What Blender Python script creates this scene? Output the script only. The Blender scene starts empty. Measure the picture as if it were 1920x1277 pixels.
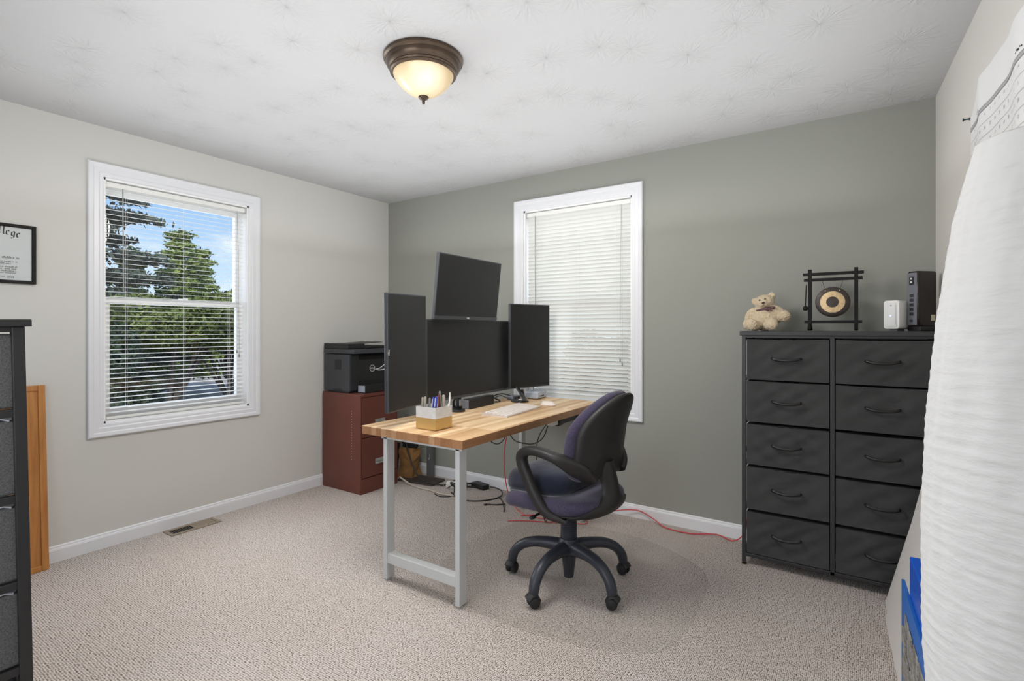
import bpy, bmesh, math, random
import numpy as np
from mathutils import Vector, Matrix, Euler
R = math.radians
scene = bpy.context.scene
COL = scene.collection

def lin(r, g=None, b=None):
    if g is None: g = b = r
    def f(v):
        v /= 255.0
        return v/12.92 if v <= 0.04045 else ((v+0.055)/1.055)**2.4
    return (f(r), f(g), f(b), 1.0)

# ------------------------------------------------------------------ camera
cam_d = bpy.data.cameras.new('camera'); cam = bpy.data.objects.new('camera', cam_d); COL.objects.link(cam)
cam.location = (3.633, -3.355, 1.265); cam.rotation_euler = (R(90), 0, R(33.8))
cam_d.sensor_width = 36; cam_d.sensor_fit = 'HORIZONTAL'; cam_d.lens = 36*966.6/1920
cam_d.shift_y = -20.5/1920; cam_d.clip_start = 0.02
scene.camera = cam
# ------------------------------------------------------------------ view
vs = scene.view_settings
scene.display_settings.display_device = 'sRGB'
vs.view_transform = 'Standard'; vs.look = 'None'; vs.gamma = 1; vs.use_curve_mapping = False
vs.exposure = 0.1
# ------------------------------------------------------------------ sky
W = bpy.data.worlds.new('sky'); scene.world = W; W.use_nodes = True
nt = W.node_tree; nt.nodes.clear()
def N(nt, t, **k):
    n = nt.nodes.new(t)
    for a, v in k.items():
        if a == 'inp':
            for i, x in v.items(): n.inputs[i].default_value = x
        else: setattr(n, a, v)
    return n
def ramp(nt, stops, interp='LINEAR'):
    n = nt.nodes.new('ShaderNodeValToRGB'); cr = n.color_ramp; cr.interpolation = interp
    while len(cr.elements) < len(stops): cr.elements.new(0.5)
    for e, (p, c) in zip(cr.elements, stops):
        e.position = p; e.color = c
    return n
tc = N(nt, 'ShaderNodeTexCoord'); sep = N(nt, 'ShaderNodeSeparateXYZ')
nt.links.new(tc.outputs['Generated'], sep.inputs[0])
gr = ramp(nt, [(0.0, lin(226, 238, 250)), (0.10, lin(190, 218, 248)), (0.28, lin(112, 168, 226)), (1.0, lin(70, 130, 205))])
nt.links.new(sep.outputs['Z'], gr.inputs['Fac'])
mp = N(nt, 'ShaderNodeMapping'); mp.inputs['Scale'].default_value = (1.5, 2.2, 7.0)
nt.links.new(tc.outputs['Generated'], mp.inputs['Vector'])
nz = N(nt, 'ShaderNodeTexNoise', inp={'Scale': 2.6, 'Detail': 6.0, 'Roughness': 0.6})
nt.links.new(mp.outputs[0], nz.inputs['Vector'])
cl = ramp(nt, [(0.48, (0, 0, 0, 1)), (0.68, (1, 1, 1, 1))])
nt.links.new(nz.outputs['Fac'], cl.inputs['Fac'])
mx = N(nt, 'ShaderNodeMix', data_type='RGBA'); mx.inputs[7].default_value = (0.86, 0.92, 1.0, 1)
nt.links.new(cl.outputs[0], mx.inputs[0]); nt.links.new(gr.outputs[0], mx.inputs[6])
bg = N(nt, 'ShaderNodeBackground', inp={'Strength': 1.15}); nt.links.new(mx.outputs[2], bg.inputs['Color'])
wo = N(nt, 'ShaderNodeOutputWorld'); nt.links.new(bg.outputs[0], wo.inputs['Surface'])
# ------------------------------------------------------------------ lights
def light(name, kind, loc, target=None, **k):
    d = bpy.data.lights.new(name, kind); o = bpy.data.objects.new(name, d); COL.objects.link(o)
    o.location = loc
    if target is not None:
        o.rotation_euler = (Vector(target)-Vector(loc)).to_track_quat('-Z', 'Y').to_euler()
    for a, v in k.items(): setattr(d, a, v)
    return o
light('sun', 'SUN', (10, -8, 14), (0, 0, 0), energy=2.6, angle=R(1.0), color=(1.0, 0.95, 0.85))
# added fill light behind the camera, set at an invented window
light('front_fill', 'AREA', (2.3, -3.93, 1.35), (2.3, 0, 1.2), energy=22, shape='RECTANGLE', size=1.4, size_y=1.5, color=(0.97, 0.985, 1.0))
# daylight through the two visible windows
light('left_window_daylight', 'AREA', (0.26, -1.76, 1.44), (3.0, -1.76, -0.2), energy=13, shape='RECTANGLE', size=0.8, size_y=0.9, spread=R(150), color=(0.95, 0.98, 1.0))
light('left_window_skylight', 'AREA', (-0.165, -1.76, 1.44), (3.0, -1.76, 1.44), energy=4, shape='RECTANGLE', size=0.8, size_y=1.3, color=(0.97, 0.99, 1.0))
light('back_window_daylight', 'AREA', (1.93, 0.16, 1.5), (1.93, -3, 1.4), energy=5, shape='RECTANGLE', size=0.8, size_y=1.3, color=(0.98, 0.99, 1.0))
# added soft fill, no lamp of the room: thrown up at the ceiling to bounce
light('ceiling_fill', 'AREA', (1.99, -1.50, 1.90), (1.99, -1.50, 3), energy=25.5, shape='RECTANGLE', size=3.46, size_y=2.66, color=(0.97, 0.985, 1.0))

# ------------------------------------------------------------------ materials
def mat(name, col=None, rough=0.6, metal=0.0, noise=None, bump=None, spec=0.5, **kw):
    """noise=(scale, amount) varies the value; bump=(scale, strength, distance)"""
    m = bpy.data.materials.new(name); m.use_nodes = True
    t = m.node_tree; b = t.nodes['Principled BSDF']
    b.inputs['Base Color'].default_value = col; b.inputs['Roughness'].default_value = rough
    b.inputs['Metallic'].default_value = metal; b.inputs['Specular IOR Level'].default_value = spec
    for k, v in kw.items(): b.inputs[k.replace('_', ' ')].default_value = v
    tcn = None
    if noise or bump:
        tcn = N(t, 'ShaderNodeTexCoord')
    if noise:
        n = N(t, 'ShaderNodeTexNoise', inp={'Scale': noise[0], 'Detail': 4.0})
        t.links.new(tcn.outputs['Object'], n.inputs['Vector'])
        a = noise[1]
        rp = ramp(t, [(0.3, tuple(min(1, c*(1-a)) for c in col[:3])+(1,)), (0.7, tuple(min(1, c*(1+a)) for c in col[:3])+(1,))])
        t.links.new(n.outputs['Fac'], rp.inputs['Fac']); t.links.new(rp.outputs[0], b.inputs['Base Color'])
    if bump:
        n2 = N(t, 'ShaderNodeTexNoise', inp={'Scale': bump[0], 'Detail': 3.0})
        t.links.new(tcn.outputs['Object'], n2.inputs['Vector'])
        bp = N(t, 'ShaderNodeBump', inp={'Strength': bump[1], 'Distance': bump[2]})
        t.links.new(n2.outputs['Fac'], bp.inputs['Height']); t.links.new(bp.outputs[0], b.inputs['Normal'])
    return m

def glass_mat(name, tint=(0.97, 0.98, 0.98, 1), gloss=0.07, rough=0.0, haze=0.0):
    m = bpy.data.materials.new(name); m.use_nodes = True; t = m.node_tree; t.nodes.clear()
    o = N(t, 'ShaderNodeOutputMaterial'); tr = N(t, 'ShaderNodeBsdfTransparent', inp={'Color': tint})
    g = N(t, 'ShaderNodeBsdfGlossy', inp={'Roughness': rough}); mix = N(t, 'ShaderNodeMixShader')
    lw = N(t, 'ShaderNodeLayerWeight', inp={'Blend': 0.25}); mu = N(t, 'ShaderNodeMath', operation='MULTIPLY_ADD')
    mu.inputs[1].default_value = gloss*4; mu.inputs[2].default_value = gloss*0.4
    t.links.new(lw.outputs['Fresnel'], mu.inputs[0]); t.links.new(mu.outputs[0], mix.inputs[0])
    t.links.new(tr.outputs[0], mix.inputs[1]); t.links.new(g.outputs[0], mix.inputs[2])
    last = mix
    if haze:
        d = N(t, 'ShaderNodeBsdfDiffuse', inp={'Color': (0.80, 0.78, 0.74, 1)})
        m2 = N(t, 'ShaderNodeMixShader', inp={0: haze})
        t.links.new(mix.outputs[0], m2.inputs[1]); t.links.new(d.outputs[0], m2.inputs[2]); last = m2
    t.links.new(last.outputs[0], o.inputs['Surface'])
    return m

def translucent_mat(name, col, mixf, rough=0.5, bump=None, tcol=None):
    m = bpy.data.materials.new(name); m.use_nodes = True; t = m.node_tree
    b = t.nodes['Principled BSDF']; o = t.nodes['Material Output']
    b.inputs['Base Color'].default_value = col; b.inputs['Roughness'].default_value = rough
    tl = N(t, 'ShaderNodeBsdfTranslucent', inp={'Color': tcol or col}); mx = N(t, 'ShaderNodeMixShader', inp={0: mixf})
    t.links.new(b.outputs[0], mx.inputs[1]); t.links.new(tl.outputs[0], mx.inputs[2]); t.links.new(mx.outputs[0], o.inputs['Surface'])
    if bump:
        tcn = N(t, 'ShaderNodeTexCoord'); mpn = N(t, 'ShaderNodeMapping'); mpn.inputs['Scale'].default_value = bump[3]
        n2 = N(t, 'ShaderNodeTexNoise', inp={'Scale': bump[0], 'Detail': 4.0})
        t.links.new(tcn.outputs['Object'], mpn.inputs[0]); t.links.new(mpn.outputs[0], n2.inputs['Vector'])
        bp = N(t, 'ShaderNodeBump', inp={'Strength': bump[1], 'Distance': bump[2]})
        t.links.new(n2.outputs['Fac'], bp.inputs['Height']); t.links.new(bp.outputs[0], b.inputs['Normal'])
    return m

def carpet_mat():
    m = bpy.data.materials.new('loop_carpet'); m.use_nodes = True; t = m.node_tree; b = t.nodes['Principled BSDF']
    b.inputs['Roughness'].default_value = 0.95; b.inputs['Specular IOR Level'].default_value = 0.1
    g = N(t, 'ShaderNodeTexCoord'); mpn = N(t, 'ShaderNodeMapping'); mpn.inputs['Scale'].default_value = (165, 120, 1)
    mpn.inputs['Rotation'].default_value = (0, 0, R(0))
    t.links.new(g.outputs['Object'], mpn.inputs[0])
    # a little waviness of the rows
    nw = N(t, 'ShaderNodeTexNoise', inp={'Scale': 9.0, 'Detail': 2.0}); t.links.new(g.outputs['Object'], nw.inputs['Vector'])
    wv = N(t, 'ShaderNodeVectorMath', operation='SCALE'); wv.inputs['Scale'].default_value = 1.2
    t.links.new(nw.outputs['Color'], wv.inputs[0])
    ad = N(t, 'ShaderNodeVectorMath', operation='ADD'); t.links.new(mpn.outputs[0], ad.inputs[0]); t.links.new(wv.outputs[0], ad.inputs[1])
    v = N(t, 'ShaderNodeTexVoronoi', voronoi_dimensions='2D', inp={'Scale': 1.0, 'Randomness': 0.42})
    t.links.new(ad.outputs[0], v.inputs['Vector'])
    rp = ramp(t, [(0.10, lin(242, 235, 230)), (0.40, lin(222, 212, 205)), (0.56, lin(156, 142, 133)), (0.74, lin(76, 64, 58))])
    t.links.new(v.outputs['Distance'], rp.inputs['Fac'])
    # per loop tone and broad tone
    hs = N(t, 'ShaderNodeMix', data_type='RGBA', blend_type='MULTIPLY', inp={0: 1.0})
    sepc = N(t, 'ShaderNodeSeparateColor'); t.links.new(v.outputs['Color'], sepc.inputs[0])
    r2 = ramp(t, [(0.0, (0.84, 0.82, 0.81, 1)), (1.0, (1.0, 1.0, 1.0, 1))]); t.links.new(sepc.outputs[0], r2.inputs['Fac'])
    t.links.new(rp.outputs[0], hs.inputs[6]); t.links.new(r2.outputs[0], hs.inputs[7])
    nb = N(t, 'ShaderNodeTexNoise', inp={'Scale': 1.6, 'Detail': 3.0}); t.links.new(g.outputs['Object'], nb.inputs['Vector'])
    r3 = ramp(t, [(0.35, (0.96, 0.94, 0.92, 1)), (0.65, (1, 1, 1, 1))]); t.links.new(nb.outputs['Fac'], r3.inputs['Fac'])
    h2 = N(t, 'ShaderNodeMix', data_type='RGBA', blend_type='MULTIPLY', inp={0: 1.0})
    t.links.new(hs.outputs[2], h2.inputs[6]); t.links.new(r3.outputs[0], h2.inputs[7]); t.links.new(h2.outputs[2], b.inputs['Base Color'])
    inv = N(t, 'ShaderNodeMath', operation='SUBTRACT'); inv.inputs[0].default_value = 1.0; t.links.new(v.outputs['Distance'], inv.inputs[1])
    bp = N(t, 'ShaderNodeBump', inp={'Strength': 0.9, 'Distance': 0.006}); t.links.new(inv.outputs[0], bp.inputs['Height'])
    t.links.new(bp.outputs[0], b.inputs['Normal'])
    return m

def ceiling_mat():
    m = bpy.data.materials.new('stomped_ceiling'); m.use_nodes = True; t = m.node_tree; b = t.nodes['Principled BSDF']
    b.inputs['Base Color'].default_value = lin(193, 193, 194); b.inputs['Roughness'].default_value = 0.85; b.inputs['Specular IOR Level'].default_value = 0.2
    g = N(t, 'ShaderNodeTexCoord')
    v = N(t, 'ShaderNodeTexVoronoi', voronoi_dimensions='2D', inp={'Scale': 3.6, 'Randomness': 1.0}); fl = N(t, 'ShaderNodeVectorMath', operation='MULTIPLY'); fl.inputs[1].default_value = (1, 1, 0); t.links.new(g.outputs['Object'], fl.inputs[0])
    t.links.new(fl.outputs[0], v.inputs['Vector'])
    su = N(t, 'ShaderNodeVectorMath', operation='SUBTRACT'); t.links.new(fl.outputs[0], su.inputs[0]); t.links.new(v.outputs['Position'], su.inputs[1])
    sp = N(t, 'ShaderNodeSeparateXYZ'); t.links.new(su.outputs[0], sp.inputs[0])
    at = N(t, 'ShaderNodeMath', operation='ARCTAN2'); t.links.new(sp.outputs['Y'], at.inputs[0]); t.links.new(sp.outputs['X'], at.inputs[1])
    ln = N(t, 'ShaderNodeVectorMath', operation='LENGTH'); t.links.new(su.outputs[0], ln.inputs[0])
    k1 = N(t, 'ShaderNodeMath', operation='MULTIPLY'); k1.inputs[1].default_value = 4.5; t.links.new(at.outputs[0], k1.inputs[0])
    k2 = N(t, 'ShaderNodeMath', operation='MULTIPLY'); k2.inputs[1].default_value = 13.0; t.links.new(ln.outputs['Value'], k2.inputs[0])
    sc = N(t, 'ShaderNodeSeparateColor'); t.links.new(v.outputs['Color'], sc.inputs[0])
    k3 = N(t, 'ShaderNodeMath', operation='MULTIPLY'); k3.inputs[1].default_value = 40.0; t.links.new(sc.outputs[0], k3.inputs[0])
    cb = N(t, 'ShaderNodeCombineXYZ')
    for i, k in enumerate((k1, k2, k3)): t.links.new(k.outputs[0], cb.inputs[i])
    n = N(t, 'ShaderNodeTexNoise', inp={'Scale': 1.0, 'Detail': 3.0, 'Roughness': 0.6}); t.links.new(cb.outputs[0], n.inputs['Vector'])
    st = ramp(t, [(0.42, (0, 0, 0, 1)), (0.62, (1, 1, 1, 1))]); t.links.new(n.outputs['Fac'], st.inputs['Fac'])
    # strong near each stomp centre, fading out
    fd = ramp(t, [(0.0, (0.4, 0.4, 0.4, 1)), (0.25, (1, 1, 1, 1)), (0.62, (0, 0, 0, 1))])
    k4 = N(t, 'ShaderNodeMath', operation='MULTIPLY'); k4.inputs[1].default_value = 3.6; t.links.new(ln.outputs['Value'], k4.inputs[0])
    t.links.new(k4.outputs[0], fd.inputs['Fac'])
    ml = N(t, 'ShaderNodeMath', operation='MULTIPLY'); t.links.new(st.outputs[0], ml.inputs[0]); t.links.new(fd.outputs[0], ml.inputs[1])
    n2 = N(t, 'ShaderNodeTexNoise', inp={'Scale': 70.0, 'Detail': 2.0}); t.links.new(g.outputs['Object'], n2.inputs['Vector'])
    a2 = N(t, 'ShaderNodeMath', operation='MULTIPLY_ADD'); a2.inputs[1].default_value = 0.10; t.links.new(n2.outputs['Fac'], a2.inputs[0]); t.links.new(ml.outputs[0], a2.inputs[2])
    bp = N(t, 'ShaderNodeBump', inp={'Strength': 0.8, 'Distance': 0.0025}); t.links.new(a2.outputs[0], bp.inputs['Height']); t.links.new(bp.outputs[0], b.inputs['Normal'])
    return m

def butcher_mat():
    m = bpy.data.materials.new('butcher_block'); m.use_nodes = True; t = m.node_tree; b = t.nodes['Principled BSDF']
    b.inputs['Roughness'].default_value = 0.42
    g = N(t, 'ShaderNodeTexCoord'); sp = N(t, 'ShaderNodeSeparateXYZ'); t.links.new(g.outputs['Object'], sp.inputs[0])
    cb = N(t, 'ShaderNodeCombineXYZ'); t.links.new(sp.outputs['Y'], cb.inputs[0]); t.links.new(sp.outputs['X'], cb.inputs[1])
    br = N(t, 'ShaderNodeTexBrick', inp={'Color1': (0, 0, 0, 1), 'Color2': (1, 1, 1, 1), 'Mortar': (0.35, 0.35, 0.35, 1), 'Scale': 1.0, 'Mortar Size': 0.0006, 'Brick Width': 0.42, 'Row Height': 0.036, 'Bias': 0.0})
    br.offset = 0.37; br.offset_frequency = 1
    t.links.new(cb.outputs[0], br.inputs['Vector'])
    mpn = N(t, 'ShaderNodeMapping'); mpn.inputs['Scale'].default_value = (40, 2.2, 40); t.links.new(g.outputs['Object'], mpn.inputs[0])
    n = N(t, 'ShaderNodeTexNoise', inp={'Scale': 2.0, 'Detail': 5.0}); t.links.new(mpn.outputs[0], n.inputs['Vector'])
    mx = N(t, 'ShaderNodeMath', operation='MULTIPLY_ADD'); mx.inputs[1].default_value = 0.55; t.links.new(br.outputs['Color'], mx.inputs[0])
    k = N(t, 'ShaderNodeMath', operation='MULTIPLY'); k.inputs[1].default_value = 0.5; t.links.new(n.outputs['Fac'], k.inputs[0]); t.links.new(k.outputs[0], mx.inputs[2])
    rp = ramp(t, [(0.15, lin(184, 142, 100)), (0.45, lin(214, 178, 134)), (0.80, lin(240, 214, 176))]); t.links.new(mx.outputs[0], rp.inputs['Fac'])
    # upright faces, ends and long edges alike, are deeper in tone than the top
    nn = N(t, 'ShaderNodeNewGeometry'); sn = N(t, 'ShaderNodeSeparateXYZ'); t.links.new(nn.outputs['True Normal'], sn.inputs[0])
    ab = N(t, 'ShaderNodeMath', operation='ABSOLUTE'); t.links.new(sn.outputs['Z'], ab.inputs[0])
    rp2 = ramp(t, [(0.3, lin(196, 172, 158)), (0.8, (1, 1, 1, 1))]); t.links.new(ab.outputs[0], rp2.inputs['Fac'])
    h = N(t, 'ShaderNodeMix', data_type='RGBA', blend_type='MULTIPLY', inp={0: 1.0}); t.links.new(rp.outputs[0], h.inputs[6]); t.links.new(rp2.outputs[0], h.inputs[7])
    t.links.new(h.outputs[2], b.inputs['Base Color'])
    return m

def oak_mat():
    m = bpy.data.materials.new('honey_oak'); m.use_nodes = True; t = m.node_tree; b = t.nodes['Principled BSDF']; b.inputs['Roughness'].default_value = 0.4
    g = N(t, 'ShaderNodeTexCoord'); mpn = N(t, 'ShaderNodeMapping'); mpn.inputs['Scale'].default_value = (30, 30, 2.5); t.links.new(g.outputs['Object'], mpn.inputs[0])
    n = N(t, 'ShaderNodeTexNoise', inp={'Scale': 1.6, 'Detail': 5.0}); t.links.new(mpn.outputs[0], n.inputs['Vector'])
    rp = ramp(t, [(0.3, lin(168, 106, 48)), (0.7, lin(200, 138, 72))]); t.links.new(n.outputs['Fac'], rp.inputs['Fac']); t.links.new(rp.outputs[0], b.inputs['Base Color'])
    return m

M = {}
M['wall'] = mat('greige_wall_paint', lin(213, 212, 206), 0.8, bump=(180, 0.06, 0.002), spec=0.25)
M['wallr'] = mat('warm_greige_wall_paint', lin(214, 211, 205), 0.8, bump=(180, 0.06, 0.002), spec=0.25)
M['green'] = mat('sage_grey_wall_paint', lin(155, 156, 148), 0.75, bump=(180, 0.06, 0.002), spec=0.3)
M['ceil'] = ceiling_mat(); M['carpet'] = carpet_mat(); M['butcher'] = butcher_mat(); M['oak'] = oak_mat()
M['trim'] = mat('white_trim_paint', lin(232, 233, 236), 0.35)
M['vinyl'] = mat('white_vinyl', lin(248, 248, 248), 0.35)
M['glass'] = glass_mat('window_glass')
M['slat'] = mat('white_slat', lin(240, 240, 236), 0.4)
M['slat2'] = translucent_mat('white_slat_backlit', lin(240, 240, 236), 0.28, 0.4)
M['cord'] = mat('grey_cord', lin(150, 150, 150), 0.6)
M['clearwand'] = mat('smoky_wand', lin(150, 150, 148), 0.25)
M['bronze'] = mat('oiled_bronze', lin(84, 70, 58), 0.32, 0.7, noise=(14, 0.25))
M['black'] = mat('black_plastic', lin(34, 34, 35), 0.45)
M['blackm'] = mat('matt_black', lin(30, 30, 31), 0.6)
M['screen'] = mat('dark_screen', lin(28, 28, 28), 0.42, spec=0.35)
M['bezel'] = mat('graphite_bezel', lin(58, 60, 64), 0.4)
M['charcoal'] = mat('charcoal_metal', lin(52, 52, 53), 0.45, 0.2)
M['fabric'] = mat('dark_grey_drawer_fabric', lin(66, 66, 66), 0.9, noise=(6, 0.12), bump=(7, 0.5, 0.02), spec=0.2)
M['gfabric'] = mat('heather_grey_fabric', lin(92, 92, 92), 0.95, noise=(260, 0.35), bump=(300, 0.3, 0.002), spec=0.1)
M['navydot'] = None
M['handle'] = mat('black_handle', lin(24, 23, 22), 0.35)
M['greysteel'] = mat('pale_grey_steel', lin(196, 198, 198), 0.4)
M['maroon'] = mat('maroon_enamel', lin(104, 56, 46), 0.42, noise=(3, 0.1))
M['steel'] = mat('brushed_steel', lin(196, 196, 192), 0.3, 0.8)
M['silver'] = mat('silver_plastic', lin(178, 184, 196), 0.35, 0.3)
M['white'] = mat('white_plastic', lin(236, 234, 230), 0.35)
M['keys'] = mat('keycap_white', lin(232, 222, 214), 0.5)
M['kbody'] = mat('keyboard_body', lin(206, 196, 190), 0.45)
M['purple'] = mat('purple_grey_fabric', lin(70, 64, 84), 0.95, noise=(220, 0.3), bump=(260, 0.35, 0.002), spec=0.15, Sheen_Weight=0.25)
M['navy'] = mat('navy_velour', lin(34, 38, 54), 0.85, noise=(9, 0.3), bump=(40, 0.3, 0.004), spec=0.2, Sheen_Weight=0.35)
M['chairblack'] = mat('worn_black_plastic', lin(35, 33, 32), 0.5, bump=(300, 0.2, 0.001))
M['basegrey'] = mat('blue_black_nylon', lin(48, 51, 60), 0.42, bump=(300, 0.15, 0.001))
M['marble'] = mat('marble_paper', lin(214, 214, 214), 0.45, noise=(30, 0.07))
M['gold'] = mat('gold_foil', lin(205, 172, 112), 0.35, 0.45)
M['plush'] = mat('cream_plush', lin(226, 205, 172), 1.0, noise=(90, 0.12), bump=(140, 1.0, 0.012), spec=0.05, Sheen_Weight=0.4)
M['plushdark'] = mat('brown_stitching', lin(72, 56, 50), 0.6)
M['ribbon'] = mat('plum_ribbon', lin(96, 64, 70), 0.5)
M['gongdark'] = mat('dark_bronze_gong', lin(70, 62, 58), 0.45, 0.5, noise=(60, 0.2))
M['gongbrass'] = mat('hammered_brass', lin(214, 186, 142), 0.4, 0.35, noise=(70, 0.18), bump=(60, 0.3, 0.002))
M['blackwood'] = mat('black_lacquer_wood', lin(24, 22, 21), 0.6, spec=0.25)
M['brownblack'] = mat('gloss_brown_black', lin(38, 30, 27), 0.18)
M['modemgrey'] = mat('modem_grey', lin(120, 122, 130), 0.35, 0.2)
M['cream'] = mat('cream_label', lin(214, 204, 172), 0.5)
M['paper'] = mat('white_paper', lin(226, 226, 226), 0.8)
M['ink'] = mat('black_ink', lin(36, 34, 34), 0.8)
M['greyink'] = mat('grey_ink', lin(128, 128, 130), 0.8)
M['barink'] = mat('grey_band', lin(168, 168, 170), 0.8)
M['frameblk'] = mat('black_frame', lin(28, 26, 24), 0.6, spec=0.25)
M['board'] = mat('white_foam_board', lin(222, 218, 213), 0.6)
M['bluefilm'] = mat('blue_film', lin(14, 84, 190), 0.25)
M['teal'] = mat('teal_card', lin(16, 92, 170), 0.5)
M['stone'] = mat('grey_ledger_stone', lin(128, 124, 118), 0.8, noise=(26, 0.5), bump=(60, 1.0, 0.014))
M['vent'] = mat('tan_register', lin(150, 136, 118), 0.45, 0.3)
M['voidblk'] = mat('duct_black', lin(12, 11, 10), 0.9)
M['blackcord'] = mat('black_cord', lin(40, 40, 40), 0.5)
M['redcord'] = mat('red_cord', lin(205, 70, 72), 0.5)
M['tancord'] = mat('tan_cord', lin(190, 178, 164), 0.5)
M['whitecord'] = mat('white_cord', lin(226, 226, 226), 0.5)
M['kraft'] = mat('brown_kraft', lin(152, 112, 66), 0.8, noise=(12, 0.18))
M['darkmat'] = mat('dark_brown_tray', lin(70, 62, 58), 0.7)
M['greypost'] = mat('grey_post', lin(98, 100, 100), 0.45)
M['lantern'] = translucent_mat('crinkled_white_paper', lin(232, 232, 231), 0.22, 0.75, bump=(26, 0.55, 0.006, (1, 1, 3.2)))
M['blue'] = mat('blue_pen', lin(40, 58, 160), 0.35); M['red'] = mat('dark_red_pen', lin(110, 36, 40), 0.35)
M['penbeige'] = mat('beige_pen', lin(150, 144, 130), 0.35); M['pengrey'] = mat('grey_pen', lin(112, 108, 106), 0.35)
M['matclear'] = glass_mat('clear_vinyl_mat', (0.988, 0.988, 0.985, 1), 0.015, 0.35, haze=0.025)
M['soil'] = mat('shaded_ground', lin(158, 146, 134), 0.95, noise=(0.9, 0.35))
M['leafdark'] = mat('dark_needles', lin(92, 102, 90), 0.8, noise=(1.2, 0.3)); M['leafgold'] = mat('sunlit_needles', lin(140, 156, 84), 0.8, noise=(1.5, 0.3))
M['leaf'] = mat('bright_leaves', lin(112, 124, 58), 0.6, noise=(1.6, 0.5)); M['leafdeep'] = mat('deep_leaves', lin(58, 74, 50), 0.6, noise=(1.4, 0.4)); M['leafolive'] = mat('olive_leaves', lin(110, 112, 58), 0.7, noise=(1.4, 0.4))
M['bark'] = mat('grey_bark', lin(88, 78, 70), 0.9)

def dot_mat():
    m = bpy.data.materials.new('navy_dotted_cloth'); m.use_nodes = True; t = m.node_tree; b = t.nodes['Principled BSDF']; b.inputs['Roughness'].default_value = 0.5
    g = N(t, 'ShaderNodeTexCoord'); v = N(t, 'ShaderNodeTexVoronoi', inp={'Scale': 42.0, 'Randomness': 0.4}); t.links.new(g.outputs['Object'], v.inputs['Vector'])
    rp = ramp(t, [(0.20, lin(170, 176, 190)), (0.24, lin(22, 24, 34))]); t.links.new(v.outputs['Distance'], rp.inputs['Fac']); t.links.new(rp.outputs[0], b.inputs['Base Color'])
    return m
M['navydot'] = dot_mat()

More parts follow.
